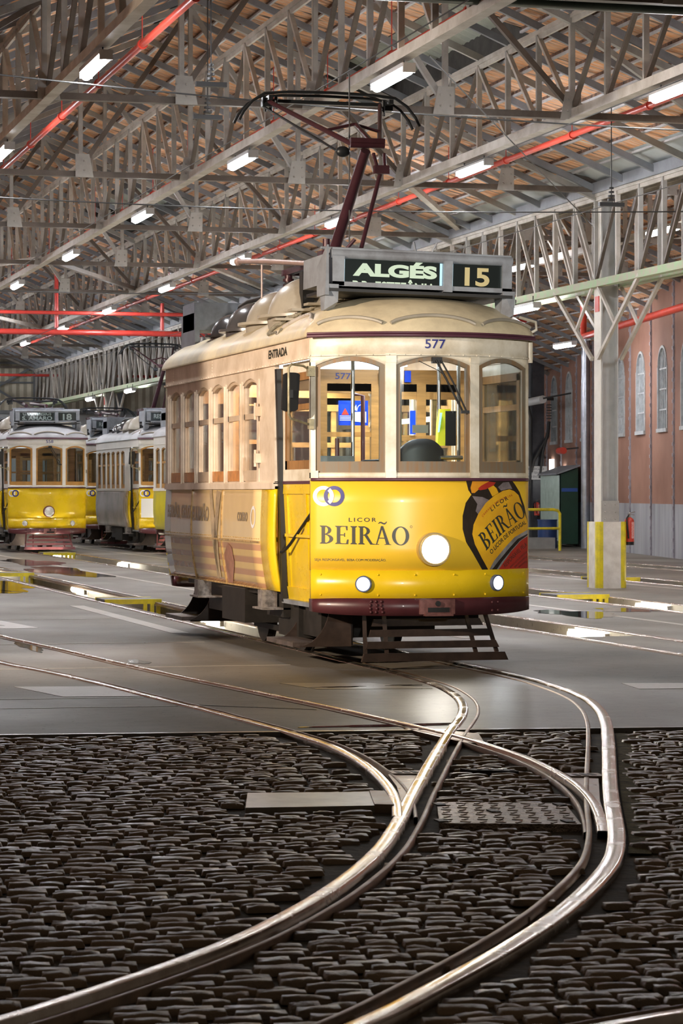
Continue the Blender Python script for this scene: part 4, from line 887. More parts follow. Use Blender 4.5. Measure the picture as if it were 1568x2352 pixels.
# markings, patches and joints on the concrete
def mark(pts, lab, m=MARK, z=.0035, kind='structure', nm='floor_marking'):
    b = MB(); b.poly(pts, -.01, z); tag(b.build(nm, m), lab, kind=kind)
mark([(3.2, 23.56), (4.0, 23.4), (4.1, 22.2), (3.45, 22.3)], 'pale rectangular patch left of the branch rail')
mark([(4.25, 37.5), (4.5, 37.3), (4.9, 33.7), (4.6, 33.6), (4.1, 33.7), (4.3, 34.3), (4.55, 34.3)], 'pale arrow shaped floor paint at left edge')
mark([(2.6, 22.23), (4.1, 22.09), (4.1, 22.05), (2.6, 22.19)], 'thin pale joint line across the floor')
mark([(2.6, 21.25), (4.2, 21.12), (4.2, 21.09), (2.6, 21.22)], 'second thin pale joint line across the floor')
mark([(6.30, 40.1), (6.52, 40.1), (6.52, 32.0), (6.30, 32.0)], 'pale strip along the big tram\'s left rail')
mark([(5.6, 23.4), (6.4, 23.2), (6.75, 22.4), (5.75, 22.6)], 'pale patch in front of the tram\'s left rail')
mark([(8.6, 22.6), (10.2, 22.2), (10.3, 21.6), (8.5, 21.9)], 'pale patch right of the tram\'s right rail')
for x in (9.4, 13.1, 17.9): mark([(x, 30), (x + .14, 30), (x + .14, 115), (x, 115)], 'long pale joint strip between tracks')
for i, y in enumerate((26.0, 30.2, 36.0, 44.8, 53.6)): mark([(-5, y), (6.3, y - .15), (6.3, y - .11), (-5, y + .04)], 'thin transverse floor joint, %s from the camera' % ORD[i])

# puddles
PUD = mat('water_film', (.05, .048, .045), .04, var=0, spec=.8)
for i, (x, y, rx, ry, lab) in enumerate(((5.35, 18.95, .55, .09, 'long thin puddle along the edge of the cobbles'), (4.20, 29.6, .10, .9, 'puddle between the branch rails at left edge'), (6.0, 22.78, .22, .07, 'tiny dark puddle beside the left rail'), (6.45, 49.5, .5, 3.2, 'puddle left of the big tram\'s track'), (6.1, 53.5, .7, 2.2, 'puddle at left edge reflecting yellow'), (5.9, 46.0, .4, .8, 'small puddle left of the pit lamp'), (8.9, 57.5, .6, 4.0, 'puddle between the first and second tracks'), (9.3, 65, .6, 3.0, 'puddle in front of the tram numbered 558'), (12.9, 35.6, .45, 1.2, 'puddle right of the big tram, beyond the second track'), (14.0, 36.6, .4, .7, 'small puddle before the third pit'), (4.9, 26.7, .1, .35, 'small bright puddle beside the inner branch rail'), (6.6, 22.85, .15, .04, 'puddle sliver by the groove'))):
    b = MB(); rnd = random.Random(i); n = 40; ph = [rnd.uniform(0, 6.28) for _ in range(5)]
    pts = []
    for k in range(n):
        a = 2 * PI * k / n; r = 1 + .18 * math.sin(3 * a + ph[0]) + .12 * math.sin(5 * a + ph[1]) + .08 * math.sin(9 * a + ph[2]); pts.append((x + rx * r * math.cos(a), y + ry * r * math.sin(a)))
    b.poly(pts, -.002, .0042); tag(b.build('puddle', PUD), lab, 'puddle')

# cobblestones
def near_rail(x, y):
    for P in NR:
        for q in P:
            if (q.x - x) ** 2 + (q.y - y) ** 2 < .0235: return True
    return False
NR = [[q for q in P if q.y < 19.5] for P in RAILP[:4] + [RAILP[-1]]]
BUCK = {}
for P in NR:
    for q in P: BUCK.setdefault((int(q.x // .5), int(q.y // .5)), []).append(q)
def near_rail(x, y):
    cx, cy_ = int(x // .5), int(y // .5)
    for i in (-1, 0, 1):
        for j in (-1, 0, 1):
            for q in BUCK.get((cx + i, cy_ + j), ()):
                if (q.x - x) ** 2 + (q.y - y) ** 2 < .028: return True
    return False
def inside(p, poly):
    x, y = p; r = False; n = len(poly)
    for i in range(n):
        x1, y1 = poly[i]; x2, y2 = poly[(i + 1) % n]
        if (y1 > y) != (y2 > y) and x < (x2 - x1) * (y - y1) / (y2 - y1) + x1: r = not r
    return r
HOLES = [[(4.43, 15.65), (4.62, 15.55), (3.97, 13.7), (3.92, 13.6)], [(5.42, 15.2), (5.60, 15.1), (4.86, 12.95)], [(3.95, 13.15), (4.22, 14.2), (5.03, 13.93), (4.78, 12.9)], [(3.13, 14.08), (3.32, 14.9), (4.16, 14.74), (4.0, 13.96)], [(4.4, 15.8), (4.7, 15.7), (4.7, 15.5), (4.4, 15.55)], [(5.45, 15.38), (5.7, 15.3), (5.7, 15.12), (5.45, 15.2)], [(4.93, 15.9), (4.93, 15.74), (5.28, 15.57), (5.28, 15.74)], [(5.3, 18.8), (5.85, 18.5), (5.85, 17.9), (5.65, 17.3), (5.4, 17.6)]]
b = MB(); rnd = random.Random(3); ang = -.132; y = joint_y(0) - .09; row = 0
ca, sa = math.cos(math.atan(ang)), math.sin(math.atan(ang))
v_rows = 0.
while v_rows < 13.2:
    h_ = rnd.uniform(.09, .135); v_rows += h_; off = rnd.uniform(0, .2); u = -4.5 + off; ymid = -v_rows - .02
    wob = rnd.uniform(0, 6)
    while u < 13.5:
        w_ = rnd.uniform(.11, .23); um = u + w_ / 2; wy = .02 * math.sin(u * 1.3 + wob * .1)
        X = um * ca - (ymid + wy) * sa; Y = joint_y(0) + um * sa + (ymid + wy) * ca
        u += w_ + .006
        if Y > joint_y(X) - .04: continue
        if Y < 5.5 or near_rail(X, Y) or any(inside((X, Y), H) for H in HOLES): continue
        g = .006; zt = rnd.uniform(-.010, .004); tx = rnd.uniform(-.05, .05); ty = rnd.uniform(-.06, .04); hw, hh = w_ / 2 - g, h_ / 2 - g
        a2 = rnd.uniform(-.05, .05); c2, s2 = math.cos(math.atan(ang) + a2), math.sin(math.atan(ang) + a2)
        vs = []; G_ = (-1, -.90, -.3, .35, .90, 1); jit = [rnd.uniform(-.003, .003) for _ in range(36)]
        for jj, q in enumerate(G_):
            for ii, p in enumerate(G_):
                ex = 1 - abs(p) ** 8; ey = 1 - abs(q) ** 8; lx_ = p * hw * (1 - .05 * abs(q) ** 6); ly = q * hh * (1 - .06 * abs(p) ** 6)
                z = zt + tx * lx_ + ty * ly + (-.028 + .028 * min(ex, ey) ** .4) + (jit[jj * 6 + ii] if 0 < ii < 5 and 0 < jj < 5 else 0)
                vs.append((X + lx_ * c2 - ly * s2, Y + lx_ * s2 + ly * c2, z))
        b.add(vs, [(j * 6 + i, j * 6 + i + 1, (j + 1) * 6 + i + 1, (j + 1) * 6 + i) for j in range(5) for i in range(5)], True)
COB = mat('granite_setts', (.165, .104, .052), .42, var=.5, scale=2.2, bump=1.3, spec=.4, rvar=.12, dirt=(.04, .027, .015), dirt_amt=.04)
tag(b.build('floor_cobblestones', COB, fix=False), 'dark wet granite cobblestones in front of the depot', kind='structure')
b = MB()
pp = [q for q in RAILP[1] if 12 < q.y < 18.1]; vs = []
for q in pp: vs += [(q.x + .075, q.y, -.012), (q.x + .21 + .02 * math.sin(q.y * 5), q.y, -.02)]
b.add(vs, [(2 * i, 2 * i + 1, 2 * i + 3, 2 * i + 2) for i in range(len(pp) - 1)])
tag(b.build('moss_strip', MOSS), 'mossy gravel strip along the outer right rail', 'moss', kind='stuff')

# ------------------------------------------------------------------ roof
SLOPES = ((9.2, XC1, 'right'), (9.2, XC0, 'left'), (21.6, XC1, 'side bay left'), (21.6, 29.6, 'side bay right'))
SKY = [(12.0, 13.3, 38.6, 46.6), (11.8, 13.2, 63.5, 72.3), (5.2, 6.8, 50, 58)]
for si, (xa, xb, nm) in enumerate(SLOPES):
    n = int(abs(xb - xa) / .35); y0, y1 = 22., ENDY + 1
    root = empty('ceiling'); tag(root, 'clay tile roof underside, %s slope' % nm, kind='structure')
    t = MB(); te = MB(); bt = MB(); sh = MB()
    for k in range(n):
        a = xa + (xb - xa) * k / n; c = xa + (xb - xa) * (k + 1) / n; za, zc = zr(a if k else a), zr(c)
        if a == XC1 or c == XC1: pass
        if si == 2: za, zc = 9.25 - .42 * abs(a - 21.6), 9.25 - .42 * abs(c - 21.6)
        last = k >= n - 2 and si != 3
        m = (a + c) / 2; ivs = [(y0, y1)]
        for (sa_, sb_, ya, yb) in SKY:
            if sa_ < m < sb_: ivs = [q for (p, r) in ivs for q in ((p, min(r, ya)), (max(p, yb), r)) if q[1] - q[0] > .1] if any(p < yb and r > ya for p, r in ivs) else ivs
        for (p, r) in ivs:
            if last:
                sh.add([(a, p, za), (c, p, zc), (c, r, zc), (a, r, za)], [(0, 1, 2, 3)])
            else:
                t.add([(a, p, za - .055), (c, p, zc), (c, r, zc), (a, r, za - .055)], [(0, 1, 2, 3)])
                te.add([(a, p, za - .055), (a, r, za - .055), (a, r, za + .02), (a, p, za + .02)], [(0, 1, 2, 3)])
            if not last or k == n - 2: bt.bar((a, p, za - .075), (a, r, za - .075), .045, .035)
    t.build('roof_tiles', TILE, root); te.build('tile_ends', TILE_END, root); bt.build('battens', BATT, root); sh.build('pale_sheet', SHEET, root)
    yy = 23.; k = 0
    while yy < (ENDY if si < 2 else 95):
        r = MB(); za = zr(xa) if si < 2 else 9.25; zc = zr(xb) if si < 2 else 9.25 - .42 * abs(xb - 21.6)
        r.bar((xa, yy, za - .17), (xb, yy, zc - .17), .07, .11); r.build('rafter', RAFT if (k % 6) else STL, root); yy += 8.8 / 6; k += 1
# raised skylight patches
for i, (xa, xb, ya, yb) in enumerate(SKY):
    b = MB(); ny = 60; xs_ = [xa - .5, xb + .15] if xa > 9 else [xb + .5, xa - .15]
    vs = []
    for k in range(ny + 1):
        y = ya - .2 + (yb - ya + .4) * k / ny; dz = .03 * (k % 2)
        for x in xs_: vs.append((x, y, zr(x) + .45 + dz))
    b.add(vs, [(2 * j, 2 * j + 1, 2 * j + 3, 2 * j + 2) for j in range(ny)])
    w = b.build('window_%d' % (i + 1), GRSHEET); tag(w, 'greenish corrugated skylight panel raised above the tiles, %s from the camera' % ORD[i], kind='structure')
    b = MB()
    for (p, q) in (((xa, ya), (xa, yb)), ((xb, ya), (xb, yb)), ((xa, ya), (xb, ya)), ((xa, yb), (xb, yb))):
        za, zb = zr(p[0]), zr(q[0]); b.add([(p[0], p[1], za - .02), (q[0], q[1], zb - .02), (q[0], q[1], zb + .47), (p[0], p[1], za + .47)], [(0, 1, 2, 3)])
    b.build('skylight_kerb', mat('skylight_kerb_dark', (.07, .065, .06), .6, var=.3), w)
# valley gutter
b = MB(); b.box(XC1 - .3, XC1 + .3, 22, ENDY, 7.25, 7.3); b.box(XC1 - .32, XC1 - .28, 22, ENDY, 7.12, 7.32); b.box(XC1 + .28, XC1 + .32, 22, ENDY, 7.12, 7.32)
tag(b.build('trim_2', RAFT), 'grey valley gutter over the column line', kind='structure')

# transverse roof trusses
def truss(y, label, xs0, xs1, ridge, zbase, grp, n=8, m=STL_D):
    T = empty('roof_truss', (0, y, 0)); tag(T, label, 'truss', grp)
    f = (lambda x: zr(x)) if ridge < 15 else (lambda x: 9.25 - .42 * abs(x - 21.6))
    b = MB(); b.box(xs0, xs1, -.07, -.02, zbase - .03, zbase + .05); b.box(xs0, xs1, .02, .07, zbase - .03, zbase + .05); b.box(xs0, xs1, -.07, .07, zbase - .045, zbase - .03); b.build('bottom_chord', m, T)
    for (a, c) in ((xs0, ridge), (ridge, xs1)):
        b = MB(); b.bar((a, 0, f(a) - .30), (c, 0, f(c) - .30), .11, .10); b.build('top_chord', STL, T)
    st = (xs1 - xs0) / n; nodes = [xs0 + st * i for i in range(n + 1)]
    for i in range(1, n):
        x = nodes[i]
        b = MB(); b.box(x - .035, x + .035, -.05, .05, zbase, f(x) - .32); b.build('post', STL, T)
        g = MB(); w = .17; s = -1 if x < ridge else 1
        g.add([(x - w * (1.25 if s > 0 else .6), -.115, zbase - .06), (x + w * (.6 if s > 0 else 1.25), -.115, zbase - .06), (x + w * (.6 if s > 0 else .8), -.115, zbase + .34), (x - w * (.8 if s > 0 else .6), -.115, zbase + .34)] + [(x - w * (1.25 if s > 0 else .6), -.10, zbase - .06), (x + w * (.6 if s > 0 else 1.25), -.10, zbase - .06), (x + w * (.6 if s > 0 else .8), -.10, zbase + .34), (x - w * (.8 if s > 0 else .6), -.10, zbase + .34)], [(0, 1, 2, 3), (4, 5, 6, 7), (0, 1, 5, 4), (1, 2, 6, 5), (2, 3, 7, 6), (3, 0, 4, 7)])
        for k in range(4): g.ell((x - .1 + .15 * (k % 2), -.12, zbase + .06 + .16 * (k // 2)), .018, .015, .018, 6, 4)
        g.build('gusset_plate', STL, T)
    for i in range(n):
        a, c = nodes[i], nodes[i + 1]; m_ = (a + c) / 2
        p, q = ((c, f(c) - .35), (a, zbase + .1)) if m_ < ridge else ((a, f(a) - .35), (c, zbase + .1))
        b = MB(); b.bar((p[0], 0, p[1]), (q[0], 0, q[1]), .08, .09, (0, 1, 0)); b.build('diagonal', STL_D if i % 2 else STL, T)
    return T
for i, y in enumerate(CY):
    truss(y, 'steel roof truss spanning the main bay, %s counted from the camera' % ORD[i], XC0, XC1, 9.2, 7.2, 'main bay roof trusses')
    if i > 0 and y < 100: truss(y, 'steel truss of the side bay beyond the columns, %s from the camera' % ORD[i - 1], XC1, min(26.3, wallx(y) - .1) if y < 66 else 26.3, 21.6, 7.2, 'side bay roof trusses', 5)

# longitudinal lattice girders and lamp beams
def girder(x, zb, zt, label, mt, mb_, y0, y1, step, w=.06, tb=.07, grp='longitudinal lattice girders', off=0):
    """between two heights, posts and leaning diagonals; webs are listed bay by bay"""
    G = empty('lattice_girder', (x, 0, 0)); tag(G, label, 'girder', grp)
    b = MB(); b.box(-.05, .05, y0, y1, zt - .03, zt + .04); b.box(-.02, .02, y0, y1, zt - .10, zt - .02); b.build('top_chord', mt, G)
    b = MB(); b.box(-.05, .05, y0, y1, zb - .05, zb + .02 + tb); b.box(-.08, .08, y0, y1, zb - .06, zb - .04); b.build('bottom_chord', mb_, G)
    n = round((y1 - y0) / step)
    for i in range(n + 1):
        y = y0 + step * i + off
        if y > y1: break
        b = MB(); b.box(-.04, .04, y - w / 2, y + w / 2, zb, zt); b.build('post', STL if i % 3 else STL_L, G)
        if i < n and y + step <= y1 + .01:
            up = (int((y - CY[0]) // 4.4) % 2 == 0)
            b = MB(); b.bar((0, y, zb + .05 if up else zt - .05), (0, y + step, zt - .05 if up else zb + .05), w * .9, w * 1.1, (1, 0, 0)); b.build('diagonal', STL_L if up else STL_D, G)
    return G
for x, zt, nm in ((GX[0], 8.65, 'left'), (GX[1], 8.85, 'middle'), (GX[2], 8.65, 'right')):
    girder(x, 7.2, zt, 'lattice girder with a pale lower beam carrying lamps, %s of the three' % nm, STL_L, STL_L, 27.5, 116, 8.8 / 6)
girder(20.6, 7.2, 8.3, 'lattice girder of the side bay carrying lamps beyond the columns', STL_L, STL_L, 36.3, 95, 8.8 / 6)
for s, nm in ((-.22, 'near'), (.22, 'far')):
    girder(XC1 + s, 5.5, 7.1, 'tall lattice girder over the columns with peeling green lower chord, %s face' % nm, STL_L, GREEN, 27.5, 116, 1.1, .055, .06, off=.2 if s > 0 else 0)
# wind bracing
WB = []
for i, (y, a, c) in enumerate(((62.7, GX[0], GX[1]), (62.7, GX[1], GX[0]), (62.7, GX[1], GX[2]), (62.7, GX[2], XC1), (80.3, GX[0], GX[1]), (80.3, GX[1], GX[2]), (97.9, GX[1], GX[0]), (45.1, GX[2], XC1))):
    b = MB(); b.bar((a, y, 7.3), (c, y + 8.8, 7.3), .12, .1)
    tag(b.build('wind_brace', STL_L if i % 2 else STL_D), 'flat steel wind brace slanting between trusses, %s counted from the left' % ORD[i], 'brace', 'wind braces')

# columns
CONB = mat('column_base_concrete', (.80, .77, .70), .6, var=.12, scale=4, dirt=(.6, .55, .47))
def column(x, y, label, base=True, m=STL_L):
    C_ = empty('steel_column', (x, y, 0)); tag(C_, label, 'column', 'columns of the hall')
    b = MB(); b.box(-.16, -.14, -.17, .17, 1.0, 7.2); b.box(.14, .16, -.17, .17, 1.0, 7.2); b.box(-.14, .14, -.02, .02, 1.0, 7.2); b.build('shaft', mat('column_grey_paint', (.50, .50, .48), .45, var=.1, scale=2), C_)
    b = MB(); b.box(-.175, -.165, -.175, .175, 1.0, 7.0); b.build('flange_strip', mat('column_cream_edge', (.78, .75, .68), .45, var=.08), C_)
    b = MB(); b.box(-.17, .17, -.185, -.175, 1.18, 1.58); b.box(-.17, .17, -.19, -.17, 7.0, 7.35)
    for zz in (1.25, 1.38, 1.51):
        for xx in (-.1, .1): b.ell((xx, -.187, zz), .015, .01, .015, 8, 4)
    b.build('splice_plate', STL, C_)
    for sx in (-.22, .22):
        for sy in (-1, 1):
            b = MB(); b.bar((sx, sy * .16, 4.15), (sx, sy * 2.2, 5.5), .07, .06, (1, 0, 0)); b.build('knee_brace', STL_L, C_)
            b = MB(); b.bar((sx, sy * 1.0, 4.72), (sx, sy * .16, 5.45), .05, .05, (1, 0, 0)); b.build('knee_strut', STL_L, C_)
    if base:
        b = MB(); b.poly([(-.28, -.24), (-.24, -.28), (.24, -.28), (.28, -.24), (.28, .24), (.24, .28), (-.24, .28), (-.28, .24)], 0, 1.2); cb = b.build('concrete_base', CONB, C_)
        for sx in (-1, 1):
            for sy in (-1, 1):
                b = MB(); b.poly([(sx * .285, sy * .17), (sx * .285, sy * .24), (sx * .24, sy * .285), (sx * .17, sy * .285), (sx * .17, sy * .27), (sx * .27, sy * .17)], .01, 1.203); b.build('yellow_corner_stripe', YPAINT, cb)
        b = MB(); b.box(-.19, -.175, -.1, .1, 5.0, 5.28); b.build('red_notice', REDPIPE, C_)
    return C_
column(XC1 - .02, 45.1, 'pale steel column on a white concrete base with yellow corners')
column(XC1 - .02, 62.7, 'steel column hidden behind the big tram')
column(XC1 - .02, 80.3, 'far steel column behind the parked trams')
column(XC1 - .02, 97.9, 'farthest steel column seen over the parked trams at left')
o = empty('service_column', (28.95, 84.0, 0)); tag(o, 'dark column with cables and insulators just right of the big tram', 'column')
b = MB(); b.box(-.2, .2, -.2, .2, 0, 7.4); b.build('shaft', mat('dark_column_steel', (.09, .095, .11), .45, .3, var=.2), o)
b = MB(); b.box(-.55, -.3, -.1, .1, 0, 7.3); b.build('pale_pipe', STL_L, o)
b = MB()
for k in range(6): b.cyl((.35, -.25, 4.2 + .09 * k), .09, .03, n=12)
b.box(-.4, .5, -.3, -.2, 4.8, 4.9); b.tube([(.35, -.25, 4.1), (.3, -.25, 3.6), (-.2, -.3, 2.8), (-.3, -.3, 2.4)], .06, 8); b.tube([(.35, -.25, 3.9), (.1, -.3, 3.0), (0, -.3, 2.2)], .05, 8); b.tube([(-.5, -.25, 7), (-.55, -.3, 5.2), (-.3, -.3, 4.2), (-.35, -.3, 1.2)], .05, 8)
b.build('cable_insulators', CABM, o)
b = MB(); b.box(-.6, .25, -.32, -.28, 2.15, 2.6); sg = b.build('notice_board', mat('notice_white', (.55, .55, .56), .5, var=.05), o)
q_ = lambda u, z, d: (u, -.32 + d, z)
for k, s in enumerate(('PERIGO', 'ALTA TENSAO', 'NAO ENTRAR')): decal(fit(text2d(s, .02), -.5, 2.47 - .13 * k, .15, 2.55 - .13 * k), 'notice_lettering', mat('notice_grey_ink', (.2, .2, .22), .5, var=0), q_, .004, sg, 0)

# lamps
def ceiling_lamp(x, y, z, label, grp='fluorescent lamps', L=1.5):
    T = empty('fluorescent_lamp', (x, y, z)); tag(T, label, 'lamp', grp)
    b = MB(); b.box(-.085, .085, -L / 2, L / 2, .02, .075); b.box(-.08, .08, -L / 2 - .03, -L / 2 + .02, -.05, .07); b.box(-.08, .08, L / 2 - .02, L / 2 + .03, -.05, .07); b.build('housing', LAMPH, T)
    b = MB(); b.tube([(0, -L / 2 + .02, -.01), (0, L / 2 - .02, -.01)], .07, 12); b.build('tube', LAMPM, T)
    b = MB()
    for s in (-1, 1): b.tube([(0, s * L * .35, .06), (0, s * L * .35, .2)], .012, 6)
    b.build('hanger', CABM, T)
    return T
for x, nm in zip(GX, ('left', 'middle', 'right')):
    for k in range(10):
        y = 32.3 + 8.67 * k
        if y < 114: ceiling_lamp(x, y, 7.0, 'bright tube lamp under the %s lamp beam, %s from the camera' % (nm, ORD[k]))
for k, y in enumerate((41.1, 49.7, 58.4, 67.1, 75.7)): ceiling_lamp(20.6 - .8, y, 7.0, 'bright tube lamp in the side bay beyond the columns, %s from the camera' % ORD[k])
for k, y in enumerate((36.5, 48.9, 62, 75, 92., 100.5)): ceiling_lamp(XC1 - .3, y, 5.32, 'bright tube lamp under the green chord of the column line, %s from the camera' % ORD[k])
ceiling_lamp(24.6, 69, 5.8, 'bright tube lamp near the brown wall, seen left of the pale column')

# pipes and wires
def pipe(nm, pts, r, m, label, cat, clips=None, n=10, grp=None):
    b = MB(); b.tube(pts, r, n); o = b.build(nm, m); tag(o, label, cat, grp)
    if clips:
        for p in clips:
            c = MB(); c.cyl(p, r * 1.35, .08, 'y', 12); c.tube([(p[0], p[1], p[2]), (p[0], p[1], p[2] + .9)], .008, 5); c.build('pipe_clip', REDPIPE, o)
    return o
for x, nm in ((6.26, 'left'), (9.62, 'middle'), (14.6, 'right')):
    pipe('sprinkler_pipe', [(x, 24, 7.54), (x, 105, 7.54)], .05, REDPIPE, 'long red sprinkler pipe running down the hall, %s one' % nm, 'pipe', [(x, 27 + 3.4 * k, 7.54) for k in range(22)], grp='red sprinkler pipes')
pipe('main_pipe', [(-2, 77, 6.42), (26, 77, 6.42)], .085, REDMAIN, 'thick red water main crossing the hall above the parked trams', 'pipe')
pipe('main_pipe', [(-2, 76.4, 6.95), (26, 76.4, 6.95)], .055, REDMAIN, 'thinner red pipe crossing just above the thick red main', 'pipe')
pipe('riser_pipe', [(11.67, 76.7, 6.5), (11.67, 76.7, 8.1)], .06, REDMAIN, 'red vertical pipe joining the mains, left one', 'pipe')
pipe('riser_pipe', [(14.8, 76.7, 6.5), (14.8, 76.7, 7.3)], .06, REDMAIN, 'red vertical pipe joining the mains, right one', 'pipe')
pipe('cross_pipe', [(6, 112, 6.7), (24, 112, 6.7)], .06, REDMAIN, 'thin red pipe across the far end of the hall', 'pipe')
pipe('wall_pipe', [(21.6, 48, 5.95), (24.4, 66, 5.95), (24.6, 67.5, 5.95), (24.6, 67.5, 6.9)], .09, REDPIPE, 'red pipe rising along the brown wall at right', 'pipe')
pipe('side_bay_pipe', [(20.5, 58, 6.3), (25.5, 90, 6.3)], .08, REDPIPE, 'red pipe behind the pale column, running to the dark column', 'pipe')
for i, x in enumerate((7.46, 11.2, 14.95)):
    pipe('contact_wire', [(x, 22, 6.34), (x, 115, 6.34)], .008, CABM, 'thin overhead contact wire above the %s track' % ('big tram\'s', 'second', 'third')[i], 'wire', n=5)
for i, (y, za, zb) in enumerate(((33., 7.15, 6.55), (41.5, 6.5, 6.45), (60.0, 6.5, 6.45))):
    pts = [(1.5 + 15.4 * t, y, za + (zb - za) * t - .5 * math.sin(PI * t) * .35) for t in lin(0, 1, 16)]
    pipe('span_wire', pts, .011, CABM, 'thin span wire sagging across the hall, %s from the camera' % ORD[i], 'wire', n=5)
for i, (x, y, z0, z1) in enumerate(((7.0, 33.0, 7.0, 9.6), (7.42, 35.2, 6.9, 9.8), (7.46, 27.9, 4.35, 6.3), (14.3, 38., 6.2, 7.9))):
    o = pipe('hanger_rod', [(x, y, z0), (x, y, z1)], .009, CABM, 'thin vertical hanger rod under the roof, %s from the left' % ORD[i], 'rod', n=5)
    if i != 2:
        b = MB()
        for k in range(4): b.cyl((x, y, z0 + .06 * k), .06 - .008 * k, .03, n=12)
        b.box(x - .2, x + .2, y - .04, y + .04, z0 - .1, z0 - .04); b.build('insulator', CABM, o)
pipe('gate_beam', [(-3, 28.6, 7.36), (14, 28.6, 7.36)], .10, mat('gate_beam_dark_green', (.035, .055, .045), .4, var=.3, scale=3), 'thick dark green beam crossing the top right corner', 'beam', n=14)
pipe('lintel_cable', [(9, 30, 6.9), (17, 46, 6.6)], .009, CABM, 'thin cable slanting above the sign box towards the pale column', 'wire', n=5)

# ------------------------------------------------------------------ walls
def W(s, d=0):
    """point on the diagonal wall: s metres along from y=50, d metres towards the hall"""
    dx, dy = .1845, 1.; L = math.hypot(dx, dy); dx /= L; dy /= L
    return (wallx(50) + dx * s - dy * d, 50 + dy * s + dx * d)
def wallbox(mb, s0, s1, z0, z1, d0, d1):
    p = [W(s0, d0), W(s1, d0), W(s1, d1), W(s0, d1)]; mb.poly(p, z0, z1)
mW = lambda u, z, d: (*W(u, -d), z)
WS = [16.55 + 3.1 * k for k in range(-4, 12)]
b = MB()
# wall with arched openings
edges = sorted(set([-22.] + [v for s in WS for v in lin(s - .62, s + .62, 11)] + [66.]))
def zlow(u): return 0
def arch(u):
    for s in WS:
        if abs(u - s) <= .6201: return 5.05 + .62 * math.sqrt(max(0, 1 - ((u - s) / .62) ** 2))
    return None
b.strip([-22., 66.], 0, 3.4, mW, 0, .3); b.strip([-22., 66.], 5.70, 7.6, mW, 0, .3)
prev = -22.
for s in WS:
    b.strip([prev, s - .62], 3.4, 5.70, mW, 0, .3); prev = s + .62
    b.strip(lin(s - .62, s + .62, 17), lambda u, s=s: 5.05 + .62 * math.sqrt(max(0, 1 - ((u - s) / .62) ** 2)), 5.70, mW, 0, .3)
b.strip([prev, 66.], 3.4, 5.70, mW, 0, .3)
wr = b.build('wall_right', WALLM); tag(wr, 'brown plastered side wall with grey dado', kind='structure')
b = MB()
for s in WS:
    u = s + 1.55; wallbox(b, u - .03, u + .03, 0, 7.5, 0, .04)
    for k in range(26): wallbox(b, u - .05, u + .05, .15 + .28 * k, .24 + .28 * k, .0, .06)
b.build('stitched_strip', mat('strip_lilac_grey', (.36, .34, .38), .5, var=.2, scale=6), wr)
WINF = mat('old_window_frame', (.50, .52, .53), .5, var=.15, scale=6)
WING = mat('frosted_pane', (.33, .37, .40), .35, var=.12, scale=2)
for i, s in enumerate(WS):
    A_ = lambda u, s=s, r=.62: 5.05 + .62 * math.sqrt(max(0, 1 - ((u - s) / .62) ** 2))
    b = MB(); b.strip(lin(s - .62, s + .62, 17), lambda u: max(3.4, A_(u) - .07), A_, mW, -.03, .08)
    b.strip([s - .66, s - .58], 3.4, 5.1, mW, -.03, .08); b.strip([s + .58, s + .66], 3.4, 5.1, mW, -.03, .08); b.strip([s - .66, s + .66], 3.34, 3.44, mW, -.06, .08)
    for u in (s - .35, s - .12, s + .12, s + .35): b.strip([u - .02, u + .02], 3.4, A_(u) - .02, mW, .02, .07)
    for z in (3.95, 4.5, 5.05): b.strip([s - .6, s + .6], z - .02, z + .02, mW, .02, .07)
    w = b.build('window_%d' % (i + 4), WINF); tag(w, 'tall arched window in the brown wall, %s from the camera end' % (ORD[i] if i < 12 else 'one of the farthest'), kind='structure')
    b = MB(); b.strip(lin(s - .61, s + .61, 13), 3.4, A_, mW, .09, .1); b.build('window_pane', WING, w)
# end wall
ENDM = mat('end_wall_corrugated', (.62, .58, .46), .6, var=.15, scale=.6)
b = MB(); n = 240; vs = []
for k in range(n + 1):
    x = -4 + 40 * k / n; vs += [(x, ENDY + .06 * (k % 2), 0), (x, ENDY + .06 * (k % 2), 10.6)]
b.add(vs, [(2 * i, 2 * i + 1, 2 * i + 3, 2 * i + 2) for i in range(n)])
we = b.build('wall_back', ENDM); tag(we, 'corrugated metal end wall far behind the parked trams', kind='structure')
b = MB(); b.box(-4, 36, ENDY - .12, ENDY - .03, 0, 5.2); b.build('white_lower_wall', mat('end_wall_white', (.55, .58, .6), .6, var=.08, scale=.7), we)
b = MB(); b.box(-4, 36, ENDY - .25, ENDY - .05, 5.2, 5.35); b.box(-4, 36, ENDY - .2, ENDY - .05, 6.55, 6.62); b.box(-4, 36, ENDY - .2, ENDY - .05, 7.4, 7.5)
for x in (9.4, 13.2, 16.9, 20.6, 24): b.box(x - .15, x + .15, ENDY - .35, ENDY - .03, 0, 10.)
for x in (9.4, 13.2, 16.9): b.bar((x + .1, ENDY - .2, 5.3), (x + 3.7, ENDY - .2, 7.4), .1, .1); b.bar((x - .1, ENDY - .2, 5.3), (x - 3.7, ENDY - .2, 7.4), .1, .1)
b.build('end_wall_post', mat('end_post_grey', (.22, .24, .26), .5, var=.1), we)
b = MB(); b.box(XC0 - 3.2, XC0 - 3, 24, ENDY, 0, 10); tag(b.build('wall_left', WALLM), 'brown wall far left of the hall', kind='structure')

